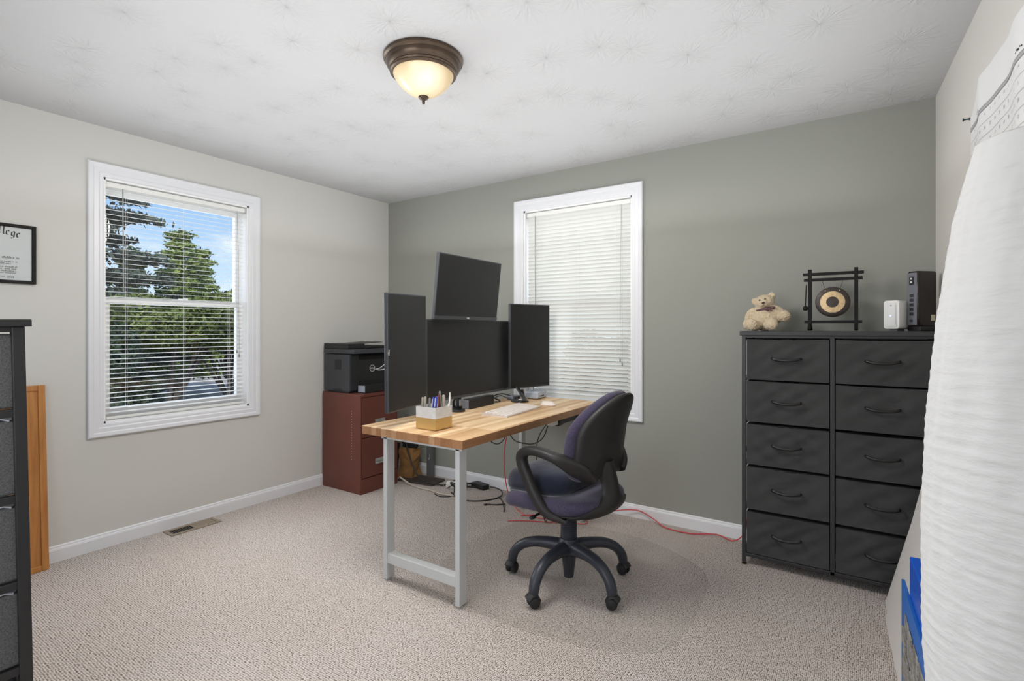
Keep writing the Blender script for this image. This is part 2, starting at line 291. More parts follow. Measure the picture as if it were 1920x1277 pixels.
# ------------------------------------------------------------------ mesh builder
class MB:
    def __init__(s): s.bm = bmesh.new()
    def _mat(s, verts, X):
        if X is not None: bmesh.ops.transform(s.bm, matrix=X, verts=verts)
    def box(s, c, size, rot=None, bevel=0.0, seg=2):
        b2 = bmesh.new(); bmesh.ops.create_cube(b2, size=1.0)
        for v in b2.verts: v.co = Vector((v.co.x*size[0], v.co.y*size[1], v.co.z*size[2]))
        if bevel > 0: bmesh.ops.bevel(b2, geom=list(b2.edges), offset=min(bevel, min(size)*0.49), segments=seg, profile=0.5, affect='EDGES')
        X = Matrix.Translation(Vector(c))
        if rot is not None: X = X @ (rot.to_4x4() if isinstance(rot, Matrix) else Euler(rot).to_matrix().to_4x4())
        s.add(b2, X); return s
    def bx(s, a, b, bevel=0.0, seg=2):
        return s.box([(a[i]+b[i])/2 for i in range(3)], [abs(b[i]-a[i]) for i in range(3)], None, bevel, seg)
    def add(s, b2, X=None):
        if X is not None: bmesh.ops.transform(b2, matrix=X, verts=b2.verts)
        me = bpy.data.meshes.new('tmp'); b2.to_mesh(me); b2.free(); s.bm.from_mesh(me); bpy.data.meshes.remove(me)
    def rings(s, rings, caps=True, closed=True):
        bm = s.bm; L = [[bm.verts.new(p) for p in r] for r in rings]; n = len(L[0])
        for a, b in zip(L, L[1:]):
            for i in range(n if closed else n-1):
                j = (i+1) % n; bm.faces.new((a[i], a[j], b[j], b[i]))
        if caps:
            bm.faces.new(list(reversed(L[0]))); bm.faces.new(L[-1])
        return L
    def loft_closed(s, rings):
        L = s.rings(rings, caps=False); n = len(L[0])
        for i in range(n):
            j = (i+1) % n; s.bm.faces.new((L[-1][i], L[-1][j], L[0][j], L[0][i]))
    def cyl(s, p0, p1, r0, r1=None, seg=20, caps=True):
        r1 = r0 if r1 is None else r1; p0, p1 = Vector(p0), Vector(p1); d = (p1-p0).normalized()
        u = d.orthogonal().normalized(); w = d.cross(u)
        mk = lambda p, r: [p+u*r*math.cos(2*math.pi*i/seg)+w*r*math.sin(2*math.pi*i/seg) for i in range(seg)]
        s.rings([mk(p0, r0), mk(p1, r1)], caps); return s
    def lathe(s, prof, c=(0, 0, 0), axis='Z', seg=40, caps=True):
        R3 = []
        for r, h in prof:
            ring = []
            for i in range(seg):
                a = 2*math.pi*i/seg; x, y = r*math.cos(a), r*math.sin(a)
                p = (x, y, h) if axis == 'Z' else ((h, x, y) if axis == 'X' else (y, h, x))
                ring.append((p[0]+c[0], p[1]+c[1], p[2]+c[2]))
            R3.append(ring)
        s.rings(R3, caps); return s
    def tube(s, pts, r, seg=8, up=None, ry=None, smooth=0, radii=None, caps=True):
        """tube along pts; r,ry section radii (ry along the up side)"""
        P = [Vector(p) for p in pts]
        if smooth: P, radii = catmull(P, smooth, radii)
        rings = []; prev = None
        for i, p in enumerate(P):
            d = (P[min(i+1, len(P)-1)]-P[max(i-1, 0)]).normalized()
            if up is not None: n = Vector(up)
            elif prev is None: n = d.orthogonal()
            else: n = prev
            n = (n-d*n.dot(d))
            n = n.normalized() if n.length > 1e-6 else d.orthogonal().normalized()
            prev = n; w = d.cross(n)
            a, b = (r, ry or r) if radii is None else (radii[i] if isinstance(radii[i], tuple) else (radii[i], radii[i]))
            rings.append([p+w*a*math.cos(2*math.pi*k/seg)+n*b*math.sin(2*math.pi*k/seg) for k in range(seg)])
        s.rings(rings, caps); return s
    def ell(s, c, r, rot=None, u=20, v=14):
        b2 = bmesh.new(); bmesh.ops.create_uvsphere(b2, u_segments=u, v_segments=v, radius=1.0)
        X = Matrix.Translation(Vector(c))
        if rot is not None: X = X @ Euler(rot).to_matrix().to_4x4()
        X = X @ Matrix.Diagonal((r[0], r[1], r[2], 1)); s.add(b2, X); return s
    def prism(s, pts, d):
        """extrude polygon pts (3D list) along vector d"""
        a = [Vector(p) for p in pts]; b = [p+Vector(d) for p in a]; s.rings([a, b]); return s
    def pad(s, w, d, rad, prof, fn=None, n=9):
        """stack of rounded-rectangle outlines: prof = [(inset, z)], rad = 1 or 4 corner radii; fn maps points"""
        rings = []
        for ins, z in prof:
            o = outline(w, d, rad, ins, n); rings.append([Vector((x, y, z)) for x, y in o])
        L = s.rings(rings, caps=False)
        for ring, z in ((L[0], prof[0][1]), (L[-1], prof[-1][1])):
            c = s.bm.verts.new((0, 0, z)); m = len(ring)
            for i in range(m):
                f = (ring[i], c, ring[(i+1) % m]) if ring is L[0] else (ring[i], ring[(i+1) % m], c)
                s.bm.faces.new(f)
        if fn:
            vs_ = [v for r in L for v in r]
            for v in s.bm.verts: 
                v.co = Vector(fn(v.co.x, v.co.y, v.co.z))
        return s
    def build(s, name, m, parent=None, smooth=None, loc=None):
        bmesh.ops.recalc_face_normals(s.bm, faces=s.bm.faces)
        me = bpy.data.meshes.new(name); s.bm.to_mesh(me); s.bm.free()
        return link(name, me, m, parent, smooth, loc)

def link(name, me, m, parent=None, smooth=None, loc=None):
    if m is not None: me.materials.append(m)
    if smooth is not None:
        me.polygons.foreach_set('use_smooth', [True]*len(me.polygons))
        if smooth < 180: me.set_sharp_from_angle(angle=R(smooth))
    o = bpy.data.objects.new(name, me); COL.objects.link(o)
    if parent is not None: o.parent = parent
    if loc is not None: o.location = loc
    return o

def catmull(P, k, radii=None):
    Q = [P[0]*2-P[1]]+P+[P[-1]*2-P[-2]]; out = []; ro = []
    rr = None
    if radii is not None:
        rr = [r if isinstance(r, tuple) else (r, r) for r in radii]; rr = [rr[0]]+rr+[rr[-1]]
    for i in range(1, len(Q)-2):
        for j in range(k):
            t = j/k; a, b, c, d = Q[i-1], Q[i], Q[i+1], Q[i+2]
            out.append(0.5*((2*b)+(c-a)*t+(2*a-5*b+4*c-d)*t*t+(3*b-a-3*c+d)*t**3))
            if rr: ro.append(tuple(rr[i][q]*(1-t)+rr[i+1][q]*t for q in (0, 1)))
    out.append(P[-1])
    if rr: ro.append(rr[-2])
    return out, (ro if rr else None)

def outline(w, d, rad, ins=0.0, n=9):
    if not isinstance(rad, (list, tuple)): rad = [rad]*4
    hw, hd = w/2-ins, d/2-ins; pts = []
    mn = min(hw, hd)
    for (sx, sy, a0), r in zip(((1, 1, 0), (-1, 1, 90), (-1, -1, 180), (1, -1, 270)), rad):
        r = max(min(r-ins, mn), 0.0008 if mn > 0.0008 else mn*0.9)
        cx, cy = sx*(hw-r), sy*(hd-r)
        for i in range(n):
            a = R(a0+90*i/(n-1)); pts.append((cx+r*math.cos(a), cy+r*math.sin(a)))
        # points along the following straight edge are left to the mesh
    return pts

def thing(name, label, cat, loc=(0, 0, 0), rot=(0, 0, 0), group=None, kind=None):
    o = bpy.data.objects.new(name, None); COL.objects.link(o); o.location = loc; o.rotation_euler = rot
    o.empty_display_size = 0.05
    return tag(o, label, cat, group, kind)
def tag(o, label=None, cat=None, group=None, kind=None):
    if label: o['label'] = label
    if cat: o['category'] = cat
    if group: o['group'] = group
    if kind: o['kind'] = kind
    return o
def struct(o, label=None): 
    return tag(o, label, None, None, 'structure')

def text_mesh(s, size, extrude=0.0004, align='CENTER'):
    c = bpy.data.curves.new('t', 'FONT'); c.body = s; c.size = size; c.align_x = align; c.align_y = 'CENTER'; c.extrude = extrude; c.resolution_u = 3
    o = bpy.data.objects.new('t', c); COL.objects.link(o)
    dg = bpy.context.evaluated_depsgraph_get(); me = bpy.data.meshes.new_from_object(o.evaluated_get(dg))
    bpy.data.objects.remove(o); bpy.data.curves.remove(c)
    return me
def add_text(mb, s, size, X, extrude=0.0004):
    me = text_mesh(s, size, extrude); b2 = bmesh.new(); b2.from_mesh(me); bpy.data.meshes.remove(me); mb.add(b2, X)
# frame for text on a wall: columns right, up, normal
def frame3(o, right, up):
    r_, u_ = Vector(right).normalized(), Vector(up).normalized(); n_ = r_.cross(u_)
    return Matrix(((r_.x, u_.x, n_.x, o[0]), (r_.y, u_.y, n_.y, o[1]), (r_.z, u_.z, n_.z, o[2]), (0, 0, 0, 1)))

# ================================================================== ROOM
H = 2.44; YF = -3.95
def rwx(y): return 3.963-0.0436*y      # the right wall is a touch out of square
rw_dir = Vector((0.0436, -1, 0)).normalized(); rw_n = Vector((-1, -0.0436, 0)).normalized()
b = MB(); b.bx((-0.2, YF-0.2, -0.12), (4.4, 0.2, 0.0)); struct(b.build('floor', M['carpet']), 'beige berber loop pile carpet floor')
b = MB(); b.bx((-0.2, YF-0.2, H), (4.4, 0.2, H+0.15)); struct(b.build('ceiling', M['ceil']), 'white stomp-textured ceiling')
def wall_open(name, m, axis, rng, h, opens, t, sign):
    """wall plane at 0 (or const) with rectangular openings; axis 'x' = wall at x=c running in y"""
    b = MB(); c = h
    a0, a1 = rng; xs = sorted({a0, a1, *[v for o in opens for v in o[:2]]})
    for s0, s1 in zip(xs, xs[1:]):
        op = [o for o in opens if o[0] <= s0+1e-6 and o[1] >= s1-1e-6]
        spans = [(0, H)] if not op else [(0, op[0][2]), (op[0][3], H)]
        for z0, z1 in spans:
            if axis == 'x': b.bx((c, s0, z0), (c+sign*t, s1, z1))
            else: b.bx((s0, c, z0), (s1, c+sign*t, z1))
    bmesh.ops.remove_doubles(b.bm, verts=b.bm.verts, dist=1e-5)
    return b.build(name, m)
W1 = (-2.190, -1.330, 0.720, 2.150)     # y0 y1 z0 z1 left window opening
W2 = (1.498, 2.368, 0.720, 2.175)       # x0 x1 z0 z1 back window opening
W3 = (0.4, 3.0, 0.7, 2.2)
struct(wall_open('wall_left', M['wall'], 'x', (YF, 0.0), 0.0, [W1], 0.16, -1), 'light greige left wall')
struct(wall_open('wall_back', M['green'], 'y', (-0.16, 4.3), 0.0, [W2], 0.16, 1), 'sage grey accent wall')
struct(wall_open('wall_front', M['wall'], 'y', (-0.16, 4.4), YF, [W3], 0.16, -1), 'light greige wall behind the camera')
b = MB(); p = [(3.963, 0, 0), (rwx(YF), YF, 0), (4.4, YF, 0), (4.4, 0, 0)]; b.prism(p, (0, 0, H)); struct(b.build('wall_right', M['wallr']), 'warm greige right wall')
# baseboards: profiled board with a stepped cap
def baseboard(name, p0, p1, nrm):
    b = MB(); p0, p1, n = Vector(p0), Vector(p1), Vector(nrm)
    prof = [(0, 0), (0.014, 0), (0.014, 0.064), (0.0125, 0.067), (0.0125, 0.070), (0.009, 0.074), (0.008, 0.082), (0.004, 0.086), (0, 0.087)]
    b.rings([[p+n*d+Vector((0, 0, z)) for d, z in prof] for p in (p0, p1)]); struct(b.build(name, M['trim']), 'white baseboard')
baseboard('baseboard_left', (0, YF, 0), (0, 0, 0), (1, 0, 0))
baseboard('baseboard_back', (0, 0, 0), (3.963, 0, 0), (0, -1, 0))
baseboard('baseboard_right', (3.963, 0, 0), (rwx(YF), YF, 0), tuple(rw_n))
baseboard('baseboard_front', (0, YF, 0), (rwx(YF), YF, 0), (0, 1, 0))

def T(axis):
    """maps wall coords (s along wall, d into the room, z) to world"""
    if axis == 'L': return lambda s, d, z: (d, s, z)
    return lambda s, d, z: (s, -d, z)
def window(name, axis, op, cas):
    """op: opening (s0,s1,z0,z1); cas: outer casing rectangle"""
    f = T(axis); root = thing(name, None, None, (0, 0, 0)); struct(root, 'white double-hung window in the %s wall' % ('left' if axis == 'L' else 'sage'))
    s0, s1, z0, z1 = op; S0, S1, Z0, Z1 = cas
    # picture-frame casing: mitred stepped profile swept around
    prof = [(0.0, 0.0), (0.0, 0.011), (0.10, 0.013), (0.25, 0.013), (0.33, 0.018), (0.62, 0.018), (0.70, 0.022), (0.93, 0.024), (1.0, 0.020), (1.0, 0.0)]
    b = MB(); cor_i = [(s0, z0), (s1, z0), (s1, z1), (s0, z1)]; cor_o = [(S0, Z0), (S1, Z0), (S1, Z1), (S0, Z1)]
    b.loft_closed([[f(i[0]+(o[0]-i[0])*t, d, i[1]+(o[1]-i[1])*t) for t, d in prof] for i, o in zip(cor_i, cor_o)])
    b.build('casing', M['trim'], root)
    # jamb liner
    b = MB(); j = 0.012
    for a0, a1, c0, c1 in ((s0, s0+j, z0, z1), (s1-j, s1, z0, z1), (s0, s1, z0, z0+j), (s0, s1, z1-j, z1)):
        b.bx(f(a0, 0.0, c0), f(a1, -0.15, c1))
    b.build('jamb', M['vinyl'], root)
    zm = (z0+z1)/2+0.005; a0, a1 = s0+j, s1-j
    def sash(nm, d0, d1, zb, zt, wb, wt, ws):
        b = MB()
        b.bx(f(a0, d0, zb), f(a1, d1, zb+wb)); b.bx(f(a0, d0, zt-wt), f(a1, d1, zt))
        b.bx(f(a0, d0, zb+wb), f(a0+ws, d1, zt-wt)); b.bx(f(a1-ws, d0, zb+wb), f(a1, d1, zt-wt))
        o = b.build(nm, M['vinyl'], root)
        g = MB(); dm = (d0+d1)/2
        g.bx(f(a0+ws-0.004, dm-0.002, zb+wb-0.004), f(a1-ws+0.004, dm+0.002, zt-wt+0.004)); g.build('pane', M['glass'], o)
        return o
    lo = sash('lower_sash', -0.062, -0.098, z0+j, zm+0.018, 0.062, 0.036, 0.040)
    sash('upper_sash', -0.100, -0.136, zm-0.018, z1-j, 0.036, 0.062, 0.032)
    b = MB(); sm = (s0+s1)/2+0.03
    b.box(f(sm, -0.075, zm+0.023), [abs(v) for v in f(0.055, 0.018, 0.010)], bevel=0.003)
    b.box(f(sm+0.012, -0.068, zm+0.031), [abs(v) for v in f(0.03, 0.010, 0.008)], bevel=0.003)
    b.build('sash_latch', M['vinyl'], lo)
    b = MB(); b.bx(f(s0, -0.15, z0-0.02), f(s1, -0.22, z0+0.006)); b.build('outer_sill', M['vinyl'], root)
    return root
window('window_1', 'L', W1, (-2.266, -1.254, 0.646, 2.228))
window('window_2', 'B', W2, (1.417, 2.444, 0.646, 2.256))
# invented window behind the camera, put in to carry the front fill
root = thing('added_window', None, None); struct(root, 'added unseen window behind the camera for the fill light')
b = MB()
for a0, a1, c0, c1 in ((0.33, 0.4, 0.63, 2.27), (3.0, 3.07, 0.63, 2.27), (0.4, 3.0, 0.63, 0.7), (0.4, 3.0, 2.2, 2.27)): b.bx((a0, YF, c0), (a1, YF+0.018, c1), 0.004)
b.build('casing', M['trim'], root)
b = MB(); b.bx((0.4, YF-0.12, 0.7), (3.0, YF-0.115, 2.2)); b.build('pane', M['glass'], root)

# ================================================================== BLINDS
def blind(axis, s0, s1, zt, zb, pitch, width, tilt, label, wand_at, cord_at, slat_m, wob=0.0, crown=0.0013):
    f = T(axis); root = thing('venetian_blind', label, 'blind', (0, 0, 0)); dc = -0.030
    rnd = random.Random(5)
    b = MB(); b.bx(f(s0, dc-0.017, zt-0.030), f(s1, dc+0.017, zt), 0.003); b.build('head_rail', M['slat'], root)
    n = int((zt-0.036-zb-0.012)/pitch); b = MB()
    for i in range(n):
        z = zt-0.045-i*pitch; tl = R(tilt+rnd.uniform(-1.3, 1.3)); rings = []
        dz = rnd.uniform(-1, 1)*wob
        for s, k in ((s0+0.004, -1), (s1-0.004, 1)):
            ring = []
            for side in (0.0004, -0.0004):
                us = [-0.5, -0.25, 0, 0.25, 0.5]
                if side < 0: us = us[::-1]
                for u in us:
                    # crowned slat, u<0 is the room side
                    a = -u*width; hgt = crown*(1-(2*u)**2)+side
                    ring.append(f(s, dc+a*math.cos(tl)-hgt*math.sin(tl)*0.0, z+a*math.sin(tl)+hgt+dz*k))
            rings.append(ring)
        b.rings(rings)
    b.build('slats', slat_m, root)
    b = MB(); zl = zt-0.045-n*pitch+0.004
    b.bx(f(s0+0.004, dc-0.013, zl-0.014), f(s1-0.004, dc+0.013, zl), 0.003); b.build('bottom_rail', M['slat'], root)
    b = MB()
    for q in (0.13, 0.52, 0.87):
        s = s0+(s1-s0)*q
        for d in (-width*0.5*math.cos(R(tilt)), width*0.5*math.cos(R(tilt))): b.cyl(f(s, dc+d, zt-0.03), f(s, dc+d, zl), 0.0006, seg=5)
    b.build('ladder_cords', M['slat'], root)
    b = MB(); s = s0+(s1-s0)*wand_at[0]; b.cyl(f(s, 0.002, zt-0.03), f(s, 0.000, zt-0.055), 0.0025, seg=6); b.cyl(f(s, 0.001, zt-0.05), f(s+0.004, 0.003, zt-wand_at[1]), 0.0034, seg=6)
    b.build('tilt_wand', M['clearwand'], root, 60)
    b = MB(); s = s0+(s1-s0)*cord_at[0]
    for k in (-0.004, 0.006):
        L = cord_at[1]+k*3; b.tube([f(s, -0.012, zt-0.03), f(s+k, -0.006, zt-0.3), f(s+k*1.6, -0.004, zt-L)], 0.0010, 5)
        b.lathe([(0.002, 0), (0.0055, -0.012), (0.0055, -0.022), (0.003, -0.026)], f(s+k*1.6, -0.004, zt-L), seg=8)
    b.build('pull_cord', M['cord'], root)
    for s in (s0, s1):
        b = MB(); b.bx(f(s-0.004, dc-0.02, zt-0.034), f(s+0.004, dc+0.02, zt+0.004), 0.002); b.build('mounting_bracket', M['steel'], root)
    return root
blind('L', -2.172, -1.348, 2.132, 0.738, 0.0285, 0.025, -5, 'white blind with open slats and garden view, on the greige wall', (0.095, 0.64), (0.93, 1.02), M['slat'])
blind('B', 1.516, 2.352, 2.158, 0.738, 0.0278, 0.0295, 60, 'white blind closed flat behind the computer monitors', (0.10, 0.95), (0.92, 1.10), M['slat2'], 0.0, 0.0036)

# ================================================================== CEILING LAMP
lamp = thing('ceiling_lamp', 'round bronze flush ceiling lamp with lit frosted glass bowl', 'ceiling lamp', (2.07, -1.71, H))
b = MB(); b.lathe([(0.02, 0.0), (0.168, 0.0), (0.172, -0.006), (0.170, -0.014), (0.160, -0.018), (0.158, -0.022), (0.160, -0.028), (0.156, -0.040), (0.148, -0.050), (0.143, -0.054), (0.145, -0.058), (0.141, -0.064), (0.143, -0.068), (0.137, -0.074), (0.130, -0.074), (0.128, -0.05), (0.02, -0.05)], seg=64)
b.build('canopy', M['bronze'], lamp, 50)
def bowl_mat():
    m = bpy.data.materials.new('lit_frosted_glass'); m.use_nodes = True; t = m.node_tree; b_ = t.nodes['Principled BSDF']
    b_.inputs['Base Color'].default_value = lin(206, 184, 146); b_.inputs['Roughness'].default_value = 0.25
    g = N(t, 'ShaderNodeTexCoord'); rp = None
    # two bulbs inside glow through the glass
    em = None
    for pos, s in (((0.070, -0.055, -0.120), 1.1), ((-0.035, -0.075, -0.140), 0.35), ((-0.03, 0.06, -0.10), 0.3)):
        d = N(t, 'ShaderNodeVectorMath', operation='DISTANCE'); d.inputs[1].default_value = pos; t.links.new(g.outputs['Object'], d.inputs[0])
        r_ = ramp(t, [(0.0, (s, s*0.93, s*0.8, 1)), (0.11, (0, 0, 0, 1))], 'EASE'); t.links.new(d.outputs['Value'], r_.inputs['Fac'])
        if em is None: em = r_.outputs[0]
        else:
            a = N(t, 'ShaderNodeMix', data_type='RGBA', blend_type='ADD', inp={0: 1.0}); t.links.new(em, a.inputs[6]); t.links.new(r_.outputs[0], a.inputs[7]); em = a.outputs[2]
    a = N(t, 'ShaderNodeMix', data_type='RGBA', blend_type='ADD', inp={0: 1.0}); a.inputs[7].default_value = (0.24, 0.17, 0.085, 1); t.links.new(em, a.inputs[6])
    t.links.new(a.outputs[2], b_.inputs['Emission Color']); b_.inputs['Emission Strength'].default_value = 0.55
    return m
b = MB(); prof = [(0.131*(1-t**1.5)**0.6, -0.066-0.104*t) for t in [i/20 for i in range(20)]]+[(0.012, -0.1692)]; b.lathe(prof+[(0.004, -0.170)], seg=64)
b.build('glass_bowl', bowl_mat(), lamp, 180)
b = MB(); b.lathe([(0.004, -0.158), (0.021, -0.163), (0.023, -0.168), (0.019, -0.174), (0.010, -0.179), (0.006, -0.184), (0.007, -0.190), (0.005, -0.197), (0.001, -0.199)], seg=24)
b.build('finial', M['bronze'], lamp, 60)
light('ceiling_lamp_glow', 'SPOT', (2.07, -1.71, H-0.225), (2.07, -1.71, 0), energy=70, shadow_soft_size=0.30, spot_size=R(180), spot_blend=0.1, color=(1.0, 0.97, 0.93))

def padprof(mn, z0, z1, er, dome=0.0, dome0=0.0, k=6):
    """profile of a stuffed pad: half of its smaller side mn, edge radius er, dome heights"""
    zc = (z0+z1)/2; hr = (z1-z0)/2; er = min(er, mn*0.9); out = []
    for i in range(k):
        t = 0.995-0.995*i/k; ins = er+(mn-er)*t; out.append((ins, z0-dome0*(1-(1-t)**2)))
    for a in range(-80, 81, 20):
        out.append((er*(1-math.cos(R(a))), zc+hr*math.sin(R(a))))
    for i in range(k):
        t = 0.995*(i+1)/k; ins = er+(mn-er)*t; out.append((ins, z1+dome*(1-(1-t)**2)))
    return out

# ================================================================== FILING CABINET + PRINTER
cab = thing('filing_cabinet', 'maroon metal two-drawer filing cabinet in the corner under the printer', 'filing cabinet', (0.022, -0.73, 0))
cx, cy, cz = 0.464, 0.38, 0.765
b = MB(); b.bx((0, 0, 0), (cx-0.012, cy, cz), 0.004)
b.bx((cx-0.014, 0, 0), (cx, 0.012, cz), 0.002); b.bx((cx-0.014, cy-0.012, 0), (cx, cy, cz), 0.002)
b.bx((cx-0.014, 0.010, cz-0.022), (cx, cy-0.010, cz), 0.002); b.bx((cx-0.014, 0.010, 0), (cx, cy-0.010, 0.115), 0.002)
b.build('body', M['maroon'], cab)
for z0, z1 in ((0.432, 0.738), (0.122, 0.426)):
    b = MB(); b.bx((cx-0.010, 0.016, z0), (cx+0.004, cy-0.016, z1), 0.004); d = b.build('drawer', M['maroon'], cab)
    b = MB(); zc = z0+0.105
    b.bx((cx+0.003, 0.14, zc-0.02), (cx+0.007, 0.24, zc+0.025), 0.001); b.tube([(cx+0.005, 0.146, zc-0.006), (cx+0.022, 0.15, zc-0.008), (cx+0.022, 0.23, zc-0.008), (cx+0.005, 0.234, zc-0.006)], 0.006, 8)
    b.build('handle', M['steel'], d)
b = MB()
for i in range(19):
    z = 0.632-i*0.0206; b.cyl((cx-0.105, 0.0005, z), (cx-0.105, -0.0008, z), 0.0026, seg=8)
tag(b.build('punched_holes', M['cream'], cab), 'row of pale pin holes down the cabinet side')

prn = thing('printer', 'black multifunction laser printer on top of the maroon cabinet', 'printer', (0.025, -0.72, 0.765))
PX, PY = 0.318, 0.41
b = MB(); b.bx((0, 0, 0.012), (PX, PY, 0.305), 0.006); b.bx((0.03, 0.02, 0), (PX-0.03, PY-0.02, 0.014)); b.build('body', M['bezel'], prn)
b = MB(); b.bx((PX-0.004, 0.012, 0.018), (PX+0.006, PY-0.012, 0.302), 0.004); b.build('front_panel', M['black'], prn)
b = MB(); b.bx((PX-0.10, -0.001, 0.185), (PX-0.175, 0.002, 0.262)); b.build('side_grille', M['black'], prn)
b = MB(); b.bx((PX-0.09, -0.001, 0.012), (PX-0.19, 0.002, 0.030)); b.build('hand_grip', M['black'], prn)
b = MB(); b.bx((0.004, -0.004, 0.310), (PX+0.06, PY+0.004, 0.344), 0.004); b.build('scanner', M['bezel'], prn)
b = MB(); b.bx((0.0, 0.0, 0.345), (PX-0.02, 0.17, 0.388), 0.006); b.bx((0.0, 0.17, 0.345), (PX-0.02, PY, 0.368), 0.005)
b.prism([(0.03, 0.165, 0.388), (0.27, 0.165, 0.388), (0.27, 0.38, 0.398), (0.03, 0.38, 0.398)], (0, 0, -0.005)); b.build('document_feeder', M['black'], prn)
b = MB(); b.bx((PX+0.004, 0.09, 0.258), (PX+0.010, PY-0.06, 0.298)); b.build('output_slot', M['voidblk'], prn)
b = MB(); b.bx((PX+0.003, 0.075, 0.002), (PX+0.095, PY-0.05, 0.062), 0.004); b.bx((PX+0.004, 0.10, 0.085), (PX+0.009, PY-0.07, 0.090)); tr = b.build('paper_tray', M['black'], prn)
b = MB(); b.bx((PX+0.012, 0.0742, 0.006), (PX+0.092, 0.0756, 0.058), 0.0005); tag(b.build('tray_side', M['silver'], tr), 'pale tray side')
# round maker's mark on the front
b = MB(); X = frame3((PX+0.0072, 0.222, 0.186), (0, 1, 0), (0, 0, 1))
ring = [[X @ Vector((r_*math.cos(2*math.pi*i/40), r_*math.sin(2*math.pi*i/40), h)) for i in range(40)] for r_, h in ((0.0245, 0), (0.0245, 0.001), (0.0275, 0.001), (0.0275, 0))]
b.loft_closed(ring); add_text(b, 'DELL', 0.019, X @ Matrix.Translation((0, 0, 0.0008)))
tag(b.build('logo', M['white'], prn), 'round silver maker mark')
b = MB(); b.tube([(0.357, -0.47, 0.94), (0.40, -0.455, 0.955), (0.46, -0.43, 1.01), (0.47, -0.36, 1.08), (0.40, -0.285, 1.00), (0.30, -0.275, 0.80)], 0.004, 6, smooth=5); b.tube([(0.357, -0.47, 0.94), (0.39, -0.44, 0.935), (0.45, -0.38, 0.955), (0.46, -0.30, 0.94), (0.38, -0.262, 0.78), (0.34, -0.26, 0.60)], 0.004, 6, smooth=5)
tag(b.build('white_cable', M['whitecord'], None, 180), 'white cable looped across the front of the printer', 'cable')

# ================================================================== DESK
DZ = 0.768
desk = thing('desk', 'butcher block desk on pale grey steel legs', 'desk', (1.497, -1.565, 0))
b = MB(); b.bx((0, 0, 0.726), (0.671, 1.515, DZ), 0.003); b.build('desktop', M['butcher'], desk)
def leg_frame(y):
    fr = thing('leg_frame', None, None); fr.parent = desk; fr.location = (0, y, 0)
    for x in (0.150, 0.620):
        b = MB(); b.bx((x, 0, 0.012), (x+0.026, 0.052, 0.724), 0.002); b.build('leg', M['greysteel'], fr)
        b = MB(); b.cyl((x+0.013, 0.026, 0.0), (x+0.013, 0.026, 0.010), 0.012, seg=14); b.cyl((x+0.013, 0.026, 0.010), (x+0.013, 0.026, 0.014), 0.005, seg=10); b.build('foot', M['steel'], fr)
    b = MB(); b.bx((0.175, 0.004, 0.092), (0.621, 0.048, 0.140), 0.002); b.build('crossbar', M['greysteel'], fr)
    b = MB(); b.bx((0.135, 0.0, 0.716), (0.66, 0.052, 0.7262), 0.001); b.build('top_plate', M['greysteel'], fr)
leg_frame(0.010); leg_frame(1.262)
# strip under the front edge
ps = thing('power_strip', 'black power strip fixed under the front edge of the desktop', 'power strip', (2.09, -0.62, 0.678))
b = MB(); b.bx((-0.022, 0.12, 0.0), (0.022, 0.52, 0.036), 0.004); b.build('housing', M['charcoal'], ps)
b = MB(); b.bx((-0.02, -0.02, 0.004), (0.02, 0.05, 0.036), 0.004); tag(b.build('socket_block', M['white'], ps), 'white socket block')
b = MB(); b.lathe([(0.010, -0.03), (0.024, -0.024), (0.026, 0.0), (0.024, 0.024), (0.010, 0.03)], (0, 0.09, 0.012), axis='Y', seg=18); b.build('plug', M['black'], ps, 60)

# ================================================================== MONITORS
def monitor(label, BL, BR, h, up, thick=0.022, chin=0.010, logo=None, bez=0.007):
    """panel whose screen's lower corners are BL, BR seen from the front; up = its height direction"""
    BL, BR, up = Vector(BL), Vector(BR), Vector(up).normalized(); r_ = (BR-BL); w = r_.length; r_.normalize(); n = r_.cross(up).normalized(); up = n.cross(r_)
    root = bpy.data.objects.new('monitor', None); COL.objects.link(root); tag(root, label, 'monitor')
    Mx = Matrix(((r_.x, up.x, n.x, BL.x), (r_.y, up.y, n.y, BL.y), (r_.z, up.z, n.z, BL.z), (0, 0, 0, 1))); root.matrix_world = Mx
    b = MB(); b.bx((0, 0, -thick), (w, h, 0), 0.003); b.build('housing', M['bezel'], root)
    b = MB(); b.bx((w*0.2, h*0.2, -thick-0.022), (w*0.8, h*0.75, -thick+0.001), 0.008); b.bx((w/2-0.05, h/2-0.05, -thick-0.034), (w/2+0.05, h/2+0.05, -thick-0.02), 0.003); b.build('rear_cover', M['black'], root)
    b = MB(); b.bx((bez, chin, -0.002), (w-bez, h-bez, 0.0006)); b.build('screen', M['screen'], root)
    if chin > 0.015:
        b = MB(); b.bx((0.001, 0.001, -0.004), (w-0.001, chin-0.001, 0.003), 0.001); b.build('lower_bezel', M['bezel'], root)
    if logo:
        b = MB(); X = Matrix.Translation((logo[0]*w, logo[1], 0.0036 if chin > 0.015 else 0.0008)); 
        if logo[2] == 'v': X = X @ Matrix.Rotation(R(90), 4, 'Z')
        add_text(b, 'DELL', 0.013, X); tag(b.build('logo', M['white'], root), 'small pale maker mark')
    return root, Mx, w
CT, CTM, CTW = monitor('large wide monitor, the lowest and widest of the four above the desk', (1.63, -1.222, 0.850), (1.63, -0.372, 0.850), 0.474, (0, 0, 1), 0.03, 0.016)
monitor('landscape monitor tilted forward, highest above the desk', (1.655, -1.190, 1.323), (1.648, -0.575, 1.323), 0.378, (0.11, 0, 1), 0.022, 0.022, (0.5, 0.011, 'h'))
